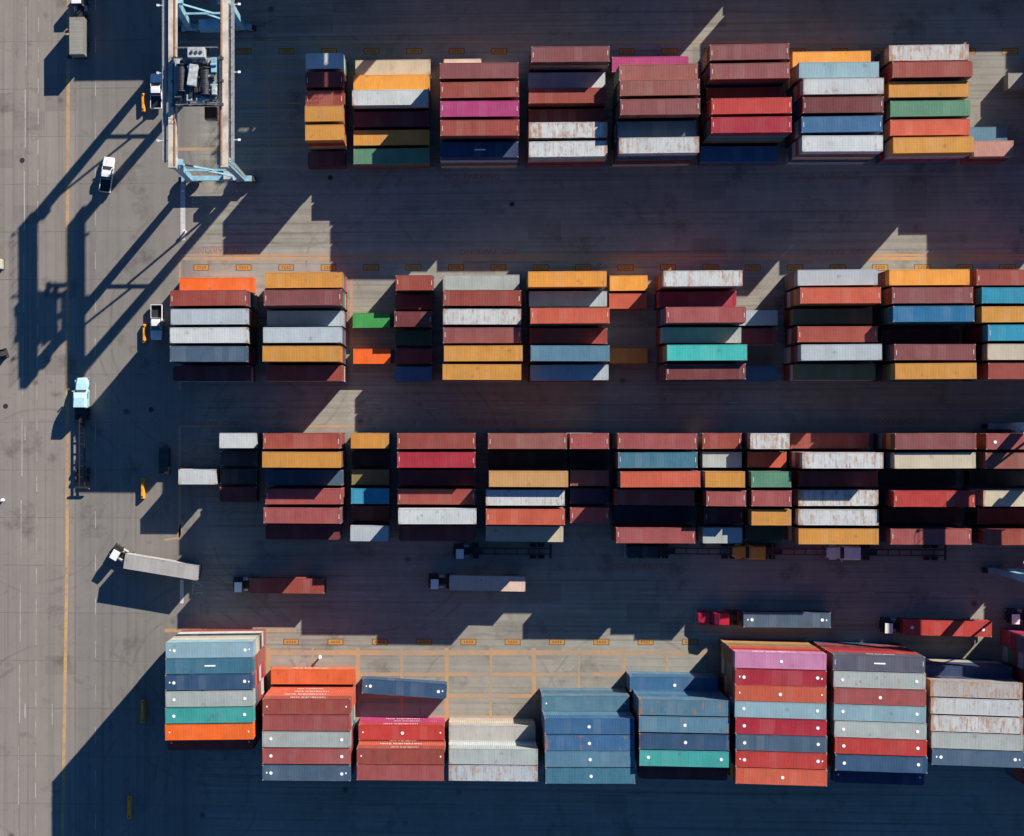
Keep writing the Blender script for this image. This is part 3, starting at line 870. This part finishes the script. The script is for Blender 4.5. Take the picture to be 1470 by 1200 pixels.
# ------------------------------------------------------------------ vehicles (forward is +x)
def wheels(root, xs, y, r, w, name='wheel'):
    for x in xs:
        for s in (-1, 1):
            m = MB(); m.cyl((x, s * y, r), r, w, 'Y', 20); o = m.build(name, M_RUBBER, root)
            k = MB(); k.cyl((x, s * (y + .01), r), r * .55, w + .02, 'Y', 14); k.build('rim', M_RIM, o)
def pickup(loc, rz, m, label, bed=M_DKPAINT):
    t = empty('pickup_truck', loc, rz); tag(t, label, 'pickup truck')
    b = MB()
    b.loft([(-.75, .45, .85, 1.12, .96, .88), (1.0, .45, .85, 1.14, .97, .88), (2.2, .45, .85, 1.08, .96, .86), (2.72, .5, .8, .98, .88, .78), (2.82, .55, .7, .8, .8, .7)])
    b.box(-1.85, .90, .82, 2.2, .10, .62, 0, .03); b.box(-1.85, -.90, .82, 2.2, .10, .62, 0, .03); b.box(-2.9, 0, .82, .1, 1.86, .6, 0, .03)
    b.box(-1.8, 0, .5, 2.2, 1.7, .12)
    b.build('body', m, t)
    c = MB(); c.loft([(-.72, 1.13, 1.2, 1.2, .86, .86), (-.5, 1.13, 1.74, 1.80, .84, .70), (.55, 1.13, 1.76, 1.83, .84, .72), (1.28, 1.13, 1.2, 1.2, .86, .84)])
    c.build('cab_glass', M_GLASS, t)
    rr = MB(); rr.loft([(-.52, 1.76, 1.79, 1.84, .76, .66), (.0, 1.78, 1.82, 1.88, .78, .68), (.58, 1.77, 1.8, 1.86, .76, .67)]); rr.build('cab_roof', m, t)
    pb = MB()
    for s in (-1, 1): pb.box(.02, s * .84, 1.45, .10, .05, .66); pb.beam((.58, s * .74, 1.8), (1.26, s * .84, 1.15), .07)
    pb.build('cab_pillars', m, t)
    bd = MB(); bd.box(-1.85, 0, .585, 2.05, 1.68, .05); bd.box(-1.85, .845, .86, 2.05, .02, .5); bd.box(-1.85, -.845, .86, 2.05, .02, .5); bd.build('bed_liner', bed, t)
    hb = MB(); hb.box(1.75, 0, 1.13, 1.1, .7, .05, 0, .02); hb.build('hood_panel', m, t)
    for s in (-1, 1):
        h = MB(); h.box(2.78, s * .68, .78, .08, .32, .2); h.build('headlight', M_LAMP, t)
        mi = MB(); mi.box(.95, s * 1.06, 1.2, .12, .2, .2); mi.build('mirror', M_DKPAINT, t)
    wheels(t, (-1.85, 1.85), .84, .38, .26)
    return t
def sedan(loc, rz, m, label):
    t = empty('parked_car', loc, rz); tag(t, label, 'car')
    b = MB(); b.loft([(-2.3, .5, .7, .85, .78, .68), (-2.15, .3, .75, .98, .9, .76), (-1.2, .25, .8, 1.05, .92, .8), (.9, .25, .8, 1.02, .92, .8), (1.9, .28, .72, .9, .9, .74), (2.3, .4, .62, .7, .75, .6)]); b.build('body', m, t)
    c = MB(); c.loft([(-1.75, 1.0, 1.05, 1.05, .74, .72), (-1.0, 1.0, 1.36, 1.42, .74, .58), (.3, 1.0, 1.38, 1.44, .75, .6), (1.15, 1.0, 1.05, 1.05, .76, .72)]); c.build('cab_glass', M_GLASS, t)
    r = MB(); r.loft([(-1.0, 1.4, 1.42, 1.45, .62, .54), (.3, 1.41, 1.44, 1.475, .64, .56)]); r.build('roof', m, t)
    wheels(t, (-1.35, 1.4), .8, .33, .22)
    for s in (-1, 1):
        h = MB(); h.box(2.18, s * .6, .66, .15, .3, .12); h.build('headlight', M_LAMP, t)
    return t
def chassis_parts(t, x0, x1, fm=M_FRAME, tip=None):
    f = MB()
    for s in (-1, 1): f.box((x0 + x1) / 2, s * .45, 1.12, x1 - x0, .16, .28)
    k = int((x1 - x0) / 1.8)
    for i in range(k + 1): f.box(x0 + .1 + i * (x1 - x0 - .2) / k, 0, 1.14, .12, .9, .18)
    for x in (x0 + .2, x1 - .25): f.box(x, 0, 1.2, .26, 2.36, .16)
    for s in (-1, 1): f.box(x1 - 2.9, s * .5, .62, .14, .14, .8)
    f.build('trailer_frame', fm, t)
    wheels(t, (x0 + 1.6, x0 + 2.9), .97, .5, .5, 'trailer_wheel')
    b = MB(); b.box(x0 - .03, 0, .95, .12, 2.4, .22); b.build('rear_bumper', tip or fm, t)
def yard_tractor(t, fx, cabm=M_WPAINT):
    """fx: x of the tractor's front end"""
    f = MB(); f.box(fx - 2.4, 0, .82, 4.6, .9, .3); f.box(fx - .12, 0, .75, .24, 2.35, .45); f.box(fx - .9, -.62, 1.15, 1.5, 1.0, .65, 0, .06)
    f.box(fx - 3.3, 0, 1.16, 1.2, 1.0, .12); f.build('tractor_frame', M_FRAME, t)
    c = MB(); c.box(fx - 1.05, .38, 1.75, 1.35, 1.55, 1.75, 0, .07); cb = c.build('cab', M_FRAME, t)
    g = MB(); g.box(fx - .365, .38, 2.1, .03, 1.25, .7); g.box(fx - 1.735, .38, 2.1, .03, 1.2, .7); g.box(fx - 1.05, 1.165, 2.1, 1.0, .03, .7); g.build('cab_window', M_GLASS, cb)
    r = MB(); r.box(fx - 1.05, .38, 2.68, 1.25, 1.6, .12, 0, .04); r.build('cab_roof', cabm, t)
    e = MB(); e.cyl((fx - 1.9, -.7, 1.6), .09, 1.9, 'Z', 10); e.build('exhaust_stack', M_RIM, t)
    for s in (-1, 1):
        h = MB(); h.box(fx + .01, s * .9, .85, .05, .28, .16); h.build('headlight', M_LAMP, t)
        k = MB(); k.cyl((fx - 2.1, s * .85, .85), .28, .9, 'X', 14); k.build('fuel_tank', M_RIM, t)
    wheels(t, (fx - .95,), 1.0, .5, .32); wheels(t, (fx - 3.6,), .95, .5, .55)
def road_tractor(t, fx, m, sleeper=True):
    f = MB(); f.box(fx - 4.1, 0, .85, 7.6, .85, .28); f.box(fx - 5.6, 0, 1.18, 1.0, 1.0, .12); f.build('tractor_frame', M_FRAME, t)
    h = MB(); h.loft([(fx - 2.1, .75, 1.5, 1.95, 1.0, .86), (fx - 1.0, .7, 1.4, 1.78, .98, .8), (fx - .25, .65, 1.2, 1.6, .88, .66), (fx, .6, 1.0, 1.35, .78, .55)]); h.build('hood', m, t)
    bu = MB(); bu.box(fx + .06, 0, .62, .2, 2.35, .35, 0, .05); bu.build('front_bumper', M_RIM, t)
    back = 4.9 if sleeper else 3.7
    c = MB(); c.loft([(fx - back, .8, 2.6, 2.9, 1.16, 1.05), (fx - 2.75, .8, 2.6, 2.92, 1.16, 1.05), (fx - 2.45, .8, 2.45, 2.78, 1.16, 1.02), (fx - 1.95, .8, 1.6, 1.75, 1.1, .98)]); cb = c.build('cab', m, t)
    w = MB()
    a = Vector((fx - 2.43, 0, 2.76)); b = Vector((fx - 1.98, 0, 1.86)); n = Vector((.03, 0, .015))
    w.quad([a + n + Vector((0, -.92, 0)), a + n + Vector((0, .92, 0)), b + n + Vector((0, .96, 0)), b + n + Vector((0, -.96, 0))])
    w.box(fx - 3.0, 1.165, 2.1, .8, .02, .6); w.box(fx - 3.0, -1.165, 2.1, .8, .02, .6)
    w.build('windshield', M_GLASS, cb)
    if sleeper:
        r = MB(); r.loft([(fx - back + .05, 2.9, 3.3, 3.55, 1.05, .9), (fx - 3.3, 2.9, 3.2, 3.4, 1.05, .85), (fx - 2.6, 2.9, 2.93, 2.96, 1.0, .8)]); r.build('roof_fairing', m, t)
    for s in (-1, 1):
        k = MB(); k.cyl((fx - 3.3, s * .95, .85), .32, 1.5, 'X', 14); k.build('fuel_tank', M_RIM, t)
        mi = MB(); mi.box(fx - 2.2, s * 1.35, 2.0, .14, .2, .6); mi.build('mirror', m, t)
        hl = MB(); hl.box(fx - .06, s * .72, 1.05, .1, .28, .2); hl.build('headlight', M_LAMP, t)
        fe = MB(); fe.box(fx - .95, s * 1.02, 1.12, 1.2, .34, .12, 0, .04); fe.build('fender', m, t)
    wheels(t, (fx - .95,), 1.03, .52, .3); wheels(t, (fx - 5.1, fx - 6.4), .95, .52, .55)
def truck(loc, rz, label, tractor, L=12.19, fm=M_FRAME, tip=None, artic=0.0, gap=3.0, paintm=None, cont=None):
    """thing = tractor and trailer; the container on it is a thing of its own"""
    t = empty('container_truck', (loc.x, loc.y, 0), rz); tag(t, label, 'truck')
    chassis_parts(t, -L / 2, L / 2 + .6, fm, tip)
    before = set(bpy.data.objects)
    if tractor == 'yard': yard_tractor(t, L / 2 + gap, M_WPAINT)
    else: road_tractor(t, L / 2 + gap, paintm, True)
    if artic:
        piv = Matrix.Translation((L / 2 - .6, 0, 0)) @ Matrix.Rotation(artic, 4, 'Z') @ Matrix.Translation((-(L / 2 - .6), 0, 0))
        for o in set(bpy.data.objects) - before:
            if o.parent == t: o.matrix_local = piv @ o.matrix_local
            o.data.name = o.data.name
    return t
ZC = 1.30
def loaded(cx, cy, deg, tractor, key, rust, label, clabel, kind=40, marks='', **kw):
    p = at(cx, cy, ZC + 2.7); rz = R(deg)
    t = truck(p, rz, label, tractor, LEN[kind], **kw)
    place_container(kind, (p.x, p.y, ZC), rz, key, rust, clabel, 'containers on trucks', 1.03, marks, flip=False)
    return t
loaded(231, 814, 171.0, 'yard', 'pearl', .25, 'terminal tractor with white-topped cab turning left off the lane onto the apron', 'pale beige container on the turning terminal truck at left', artic=R(-21), gap=3.0)
loaded(411.5, 841, 180, 'yard', 'brick', .1, 'terminal tractor pulling the half-shaded brick red container west', 'brick red container half in shadow on a truck above the bottom row', gap=3.0)
loaded(699.5, 837.5, 179.3, 'yard', 'peach', .1, 'terminal tractor pulling the shaded container with one sunlit corner', 'shaded pale container with a sunlit corner on a truck in the lane', gap=3.4)
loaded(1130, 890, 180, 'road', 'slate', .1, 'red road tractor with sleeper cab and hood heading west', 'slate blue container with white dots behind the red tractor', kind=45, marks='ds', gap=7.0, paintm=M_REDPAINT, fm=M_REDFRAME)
loaded(1360.5, 902, 179, 'yard', 'red', .1, 'terminal tractor pulling the red container with diagonal shadow bars', 'red container crossed by diagonal shadow bars on a truck', kind=45, marks='d', gap=3.0)
loaded(1539, 888, 179.5, 'yard', 'salmon', .1, 'terminal tractor at the right edge above the last bottom stack', 'salmon container on the truck leaving the right edge', gap=3.2)
loaded(110, 51, 90, 'yard', 'taupe', .15, 'truck at the top left corner facing the upper edge', 'short grey-green container on the top left truck', kind=20, gap=4.2)
# empty chassis trucks
def bare(cx, cy, deg, label, tractor, **kw):
    p = at(cx, cy, 1.0); return truck(p, R(deg), label, tractor, 12.19, **kw)
bare(737, 791, 180, 'terminal tractor with empty trailer parked below the third row, third stack along', 'yard', gap=3.6)
bare(1167, 792, 180, 'orange road tractor with empty dark red trailer under the third row', 'road', gap=6.7, paintm=M_ORPAINT, fm=M_REDFRAME)
bare(1302, 793, 180, 'white road tractor with empty trailer under the third row near the right', 'road', gap=6.6, paintm=M_WPAINT)
bare(1012, 791, 180, 'black road tractor with empty trailer in the shade below the third row', 'road', gap=6.6, paintm=M_DKPAINT)
bare(118, 648, 90, 'pale blue road tractor with long empty trailer waiting on the apron', 'road', gap=6.0, paintm=M_BLUEPAINT, tip=M_YEL)
p = at(1504, 115, 2.8); place_container(40, (p.x, p.y, 0), 0, 'taupe', .1, 'grey container poking in at the right edge beside the top row', 'loose shipping containers', 1.05)
def vat(x, y, z=1.0): q = at(x, y, z); return (q.x, q.y, 0)
pickup(vat(153.5, 250), R(82), M_WPAINT, 'white pickup with dark bed on the apron crossed by crane shadows')
pickup(vat(224, 130), R(90), M_WPAINT, 'white pickup parked between the orange barrier and the tall crane')
pickup(vat(224.5, 463), R(-90), M_WPAINT, 'white pickup half in shade beside the second row of containers', M_FRAME)
sedan(vat(236, 661), R(90), M_DKPAINT, 'dark sedan standing in deep shade left of the third row')

# ------------------------------------------------------------------ barriers and small things on the ground
BL = ['uppermost orange barrier, beside the pickup near the crane', 'orange barrier beside the white pickup left of the second row', 'orange barrier with one sunlit end, left of the third row',
      'orange barrier in the shadow left of the first bottom stack', 'lowest orange barrier, near the bottom left corner']
snap = None
for i, (x, y, L, a) in enumerate(((205.5, 147, 3.0, 91), (207, 479, 3.1, 90), (204.5, 701, 3.4, 90), (205, 1021, 3.7, 88), (185.5, 1159, 3.6, 89))):
    q = at(x, y, .6); t = empty('safety_barrier', (q.x, q.y, 0), R(a))
    b = MB(); b.loft([(-L / 2, .04, .25, .82, .34, .12), (-L / 2 + .08, 0, .25, .88, .36, .16), (L / 2 - .08, 0, .25, .88, .36, .16), (L / 2, .04, .25, .82, .34, .12)]); b.build('rail_body', M_YEL, t)
    for s in (-1, 1):
        c = MB(); c.box(s * (L / 2 - .35), 0, .9, .25, .2, .06); c.build('lifting_lug', M_FRAME, t)
    tag(t, BL[i], 'safety barrier', 'orange barriers along the yard edge')
for i, (x, y) in enumerate(((8, 583), (217, 588), (735, 293), (474, 255), (32, 230), (100, 81))):
    q = at(x, y); m = MB(); m.cyl((q.x, q.y, .012), .42, .024, 'Z', 20); o = m.build('manhole_cover', M_FRAME)
    tag(o, ['black drain cover on the pale apron at the left edge', 'dark drain cover in shade left of the second row', 'black drain cover in the lane under the top row',
            'drain cover just below the first top row stack', 'small drain cover on the apron left of the edge line', 'drain cover beside the top left truck'][i], 'drain cover', 'drain covers')

for i, (x, y) in enumerate(((264, 332), (459, 944), (2.5, 718))):
    q = at(x, y, .9); m = MB(); m.cyl((q.x, q.y, .45), .16, .9, 'Z', 14); m.cyl((q.x, q.y, .95), .26, .14, 'Z', 16, .2); m.cyl((q.x, q.y, .03), .28, .06, 'Z', 14)
    tag(m.build('marker_post', M_WHITE), ['white marker post at the end of the pale line below the crane', 'white marker post on the grid above the vivid orange container', 'white marker post at the left edge of the apron'][i], 'post', 'white marker posts')
q = at(0.5, 508, 1); t = empty('cable_reel', (q.x, q.y, 0), R(20)); tag(t, 'dark cable reel standing at the left edge of the apron', 'cable reel')
m = MB(); m.cyl((0, 0, 1.25), .75, .9, 'Y', 20); m.build('cable_drum', M_RUBBER, t)
for sy in (-1, 1): m = MB(); m.cyl((0, sy * .5, 1.25), 1.2, .08, 'Y', 26); m.build('flange', M_FRAME, t)
m = MB(); m.box(0, 0, .1, 2.2, 1.5, .16); m.beam((-.9, .68, .15), (0, .68, 1.25), .12); m.beam((.9, .68, .15), (0, .68, 1.25), .12); m.beam((-.9, -.68, .15), (0, -.68, 1.25), .12); m.beam((.9, -.68, .15), (0, -.68, 1.25), .12); m.build('stand', M_MACH, t)
q = at(-2.5, 379, 1); t = empty('equipment_cabinet', (q.x, q.y, 0)); tag(t, 'cream equipment cabinet cut by the left edge', 'cabinet')
m = MB(); m.box(0, 0, .8, 1.3, 1.6, 1.5, 0, .05); m.build('housing', paint('cream_cabinet_paint', (0.62, 0.55, 0.36), .5), t); m = MB(); m.box(.66, 0, .85, .04, 1.3, 1.2); m.build('door', M_MACHL, t); m = MB(); m.box(0, 0, .03, 1.5, 1.8, .06); m.build('plinth', M_FRAME, t)

# ------------------------------------------------------------------ cranes
ZG = 22.0
def crane(x0, x1, y0, y1, label, trolley=0.6):
    """x0,x1: leg lines, y0 south leg line, y1 north leg line (world metres)"""
    cx, cy = (x0 + x1) / 2, (y0 + y1) / 2
    t = empty('gantry_crane', (cx, cy, 0)); tag(t, label, 'gantry crane')
    hx, hy = (x1 - x0) / 2, (y1 - y0) / 2
    for s in (-1, 1):                                                    # two main girders
        g = MB(); g.box(s * hx, 0, ZG - .8, 1.15, 2 * hy + 2.2, 1.6); go = g.build('main_girder', M_CRTOP if s < 0 else M_CRTOP, t)
        r = MB(); r.box(s * (hx - .42), 0, ZG + .06, .14, 2 * hy + 1.6, .12); r.box(s * (hx - .38), 0, ZG + .015, .32, 2 * hy + 1.4, .03); r.build('trolley_rail', M_RAIL, go)
        w = MB(); w.box(s * (hx + 1.25), 0, ZG - .6, .55, 2 * hy + .5, .06)
        for k in range(9): w.box(s * (hx + .75), -hy + k * hy / 4, ZG - .75, .7, .1, .12)
        wo = w.build('walkway', M_GRATE, t)
        h = MB()
        for z in (ZG + .45, ZG): h.beam((s * (hx + 1.42), -hy, z), (s * (hx + 1.42), hy, z), .05)
        for k in range(13): h.beam((s * (hx + 1.42), -hy + k * hy / 6, ZG - .6), (s * (hx + 1.42), -hy + k * hy / 6, ZG + .47), .05)
        h.build('handrail', M_GRATE, wo)
        for k in range(3):
            l = MB(); yy = -hy - .5 + (k + .35) * 2 * hy / 2.4
            l.beam((s * (hx + 1.4), yy, ZG - .6), (s * (hx + 2.2), yy, ZG - .6), .08); l.box(s * (hx + 2.25), yy, ZG - .55, .42, .34, .2); l.build('floodlight', M_WHITE, t)
    for e in (-1, 1):                                                    # end frames
        y = e * hy
        for s in (-1, 1):
            l = MB()
            l.loft([]) if False else None
            bm = l.bm
            top = [(s * hx - .62, y - .62), (s * hx + .62, y - .62), (s * hx + .62, y + .62), (s * hx - .62, y + .62)]
            bot = [(s * hx - .42 + s * .35, y - .42), (s * hx + .42 + s * .35, y - .42), (s * hx + .42 + s * .35, y + .42), (s * hx - .42 + s * .35, y + .42)]
            vt = [bm.verts.new((*q, ZG - 1.6)) for q in top]; vb = [bm.verts.new((*q, 2.0)) for q in bot]
            for i in range(4): bm.faces.new((vb[i], vb[(i + 1) % 4], vt[(i + 1) % 4], vt[i]))
            bm.faces.new(vt); bm.faces.new(vb)
            l.build('leg', M_CRANE, t)
            k = MB(); k.box(s * (hx - .55), y, ZG - 2.2, 1.5, .9, 1.0); k.build('leg_gusset', M_CRANE, t)
            b = MB()
            b.box(s * (hx + .5), y, 1.75, 2.6, .9, .5)
            b.build('bogie_frame', M_CRANE, t)
            for q in (-1, 1):
                wh = MB(); wh.cyl((s * (hx + .5) + q * 1.1, y, .85), .85, .75, 'Y', 24); wo = wh.build('wheel', M_RUBBER, t)
                hb = MB(); hb.cyl((s * (hx + .5) + q * 1.1, y, .85), .35, .79, 'Y', 16); hb.build('rim', M_YEL, wo)
        b = MB(); b.box(0, y, 2.35, 2 * hx + 1.2, .8, .75); so_ = b.build('sill_beam', M_CRANE, t)
        b = MB(); b.beam((-hx, y, 11.5), (hx, y, 11.5), .32); b.beam((-hx, y, ZG - 3), (hx * .2, y, 11.6), .26); b.beam((hx, y, 3.0), (-hx * .1, y, 11.3), .26); b.build('end_frame_brace', M_CRANE, t)
    n = MB(); n.box(-hx * .2, hy - .2, 3.8, 3.4, 1.7, 2.1, 0, .05); n.build('power_house', M_CRANE, t)
    n = MB(); n.box(hx * .55, -hy + .2, 3.5, 1.5, 1.3, 1.6, 0, .05); n.build('electrical_cabinet', M_MACHL, t)
    ld = MB()
    for s in (-1, 1): ld.beam((hx + 1.0, -hy + s * .28, 2.5), (hx + 1.0, -hy + s * .28, ZG - .6), .06)
    for k in range(48): ld.beam((hx + 1.0, -hy - .28, 2.8 + k * .39), (hx + 1.0, -hy + .28, 2.8 + k * .39), .04)
    ld.build('ladder', M_GRATE, t)
    # trolley: frame > the machinery on it
    ty = -hy + 2 * hy * trolley; zt = ZG + .35
    f = MB()
    for q in (-3.6, 0, 3.4): f.box(0, ty + q, zt + .2, 2 * hx, .42, .5)
    for s in (-1, 1): f.box(s * (hx - .42), ty, zt + .1, .45, 7.6, .45); f.box(s * 1.3, ty, zt + .2, .3, 7.0, .35)
    tf = f.build('trolley_frame', M_MACH, t)
    f = MB(); f.box(-.3, ty + .4, zt + .43, 2 * hx - 1.4, 6.2, .05); f.build('trolley_deck', M_GRATE, tf)
    for (dx, dy) in ((-2.3, .3), (1.3, -.2)):
        d = MB(); d.cyl((dx, ty + dy, zt + 1.05), .58, 3.8, 'Y', 22)
        for k in range(14): d.cyl((dx, ty + dy - 1.7 + k * .26, zt + 1.05), .62, .06, 'Y', 22)
        for q in (-2, 2): d.cyl((dx, ty + dy + q, zt + 1.05), .8, .12, 'Y', 22)
        d.build('hoist_drum', M_MACH, tf)
    d = MB(); d.box(-.5, ty + .6, zt + 1.3, 1.3, 3.2, 1.5, R(-8), .06); d.build('gearbox_casing', M_MACHL, tf)
    d = MB(); d.box(.1, ty + 3.9, zt + 1.4, 2.6, 1.5, 1.9, 0, .06); eh = d.build('electrical_house', M_MACHL, tf)
    d = MB()
    for k in (-.7, 0, .7): d.cyl((.1 + k, ty + 3.9, zt + 2.4), .25, .14, 'Z', 14)
    d.build('ventilator', M_MACH, eh)
    for k, (dx, dy, sx, sy, sz) in enumerate(((-2.9, 2.6, .7, 1.1, .9), (2.6, 2.2, .8, 2.2, .8), (2.7, -1.6, .7, 1.4, 1.1), (-2.8, -2.6, .9, 1.0, .7), (.6, -3.0, 1.4, .6, .6), (2.4, .4, .5, .8, .9), (-1.1, -2.7, .8, .9, .9))):
        d = MB(); d.box(dx, ty + dy, zt + .45 + sz / 2, sx, sy, sz, 0, .05)
        if k % 2: d.cyl((dx, ty + dy, zt + .5 + sz), .22, sx * 1.1, 'X', 14)
        d.build('hoist_motor', M_CRANE if k % 3 == 1 else (M_MACH if k % 2 else M_MACHL), tf)
    rq = random.Random(3)
    for k in range(26):
        d = MB(); x, y = rq.uniform(-hx + 1.0, hx - 1.0), ty + rq.uniform(-3.3, 3.4); q = rq.uniform(.25, .6)
        if k % 3: d.box(x, y, zt + .45 + q, rq.uniform(.2, .7), rq.uniform(.2, .8), q * 2, rq.uniform(-.1, .1), .03)
        else: d.cyl((x, y, zt + .7), q * .5, rq.uniform(.6, 1.4), rq.choice('XY'), 12)
        d.build('equipment_box' if k % 3 else 'cable_roller', [M_MACH, M_MACHL, M_FRAME, M_CRANE, M_MACH][k % 5], tf)
    d = MB()
    for k in range(9):
        x = -hx + 1.2 + k * .75; d.beam((x, ty - 3.2, zt + .6), (x + rq.uniform(-.5, .5), ty + 3.2, zt + .62), .07)
    d.build('cable_bundle', M_RUBBER, tf)
    hr = MB()
    for q in (-3.7, 4.9): hr.beam((-hx + .8, ty + q, zt + 1.4), (hx - .8, ty + q, zt + 1.4), .05); hr.beam((-hx + .8, ty + q, zt + .9), (hx - .8, ty + q, zt + .9), .04)
    for k in range(7):
        for q in (-3.7, 4.9): hr.beam((-hx + .8 + k * (2 * hx - 1.6) / 6, ty + q, zt + .4), (-hx + .8 + k * (2 * hx - 1.6) / 6, ty + q, zt + 1.4), .05)
    hr.build('trolley_handrail', M_GRATE, tf)
    cb = MB(); cb.loft([(hx - 3.2, ZG - 3.8, ZG - 1.9, ZG - 1.6, .95, .85), (hx - 1.4, ZG - 3.8, ZG - 1.9, ZG - 1.6, .95, .85)])
    bmesh.ops.translate(cb.bm, verts=cb.bm.verts, vec=(0, ty - 4.4, 0)); co = cb.build('operator_cab', M_SPREAD, t)
    cw = MB(); cw.box(hx - 2.3, ty - 5.37, ZG - 2.7, 1.5, .04, 1.2); cw.build('cab_window', M_GLASS, co)
    sp = MB(); zs = ZG - 2.4
    for s in (-1, 1): sp.box(0, ty - .3 + s * .9, zs, 5.8, .28, .4)
    for s in (-1, 1): sp.box(s * 2.9, ty - .3, zs - .1, .35, 2.4, .35); sp.box(s * 1.2, ty - .3, zs + .25, .4, 1.9, .4)
    spo = sp.build('spreader', M_SPREAD, t)
    rp = MB()
    for sx in (-1, 1):
        for sy in (-1, 1): rp.beam((sx * 1.2, ty - .3 + sy * .8, zs + .4), (sx * 1.6, ty - .3 + sy * 1.3, zt), .05)
    rp.build('hoist_rope', M_MACH, spo)
    return t
a = at(247, 230, ZG); b = at(321.5, 230, ZG); nth = at(300, 43, 0).y
crane(a.x, b.x, a.y, nth, 'tall blue gantry crane with trolley machinery straddling the empty end of the top row', .48)
a = at(1430, 818, 0); b = at(1500, 612, 0)
crane(a.x, b.x + .4, a.y, b.y, 'gantry crane at the right edge straddling the third row', .45)

a = at(570, -42, 0); b = at(645, -248, 0)
crane(a.x, b.x, b.y if b.y < a.y else a.y, max(a.y, b.y), 'unseen gantry crane added beyond the top edge to shade the first top row stack', .17)  # unseen crane added so its trolley throws shade on the first stack

# ------------------------------------------------------------------ light
DX, DY, DZ = -1.30, -1.51, -1.0
d = Vector((DX, DY, DZ)).normalized()
sl = bpy.data.lights.new('sun', 'SUN'); so = bpy.data.objects.new('sun', sl); C.objects.link(so)
so.rotation_euler = d.to_track_quat('-Z', 'Y').to_euler(); so.location = (60, 60, 80)
sl.energy = 4.6; sl.angle = R(0.5); sl.color = (1.0, 0.915, 0.80)
w = bpy.data.worlds.new('World'); scene.world = w; w.use_nodes = True
nt = w.node_tree; bg = nt.nodes['Background']
sky = nt.nodes.new('ShaderNodeTexSky'); sky.sky_type = 'NISHITA'; sky.sun_disc = False
el = math.asin(-d.z); sky.sun_elevation = el; sky.sun_rotation = math.atan2(-d.x, -d.y)
sky.altitude = 0; sky.air_density = 1.0; sky.dust_density = 0.0; sky.ozone_density = 6.0
tint = mixc(nt, 1.0, sky.outputs[0], (0.50, 0.85, 1.08), 'MULTIPLY')          # clear deep-blue morning sky
nt.links.new(tint, bg.inputs['Color']); bg.inputs['Strength'].default_value = 0.05
vs = scene.view_settings; vs.view_transform = 'Standard'; vs.look = 'None'; vs.gamma = 1; vs.exposure = 1.0
scene.render.engine = 'CYCLES'
print('individual containers', COUNT[0], 'merged', len(STUFF), 'objects', len(bpy.data.objects))
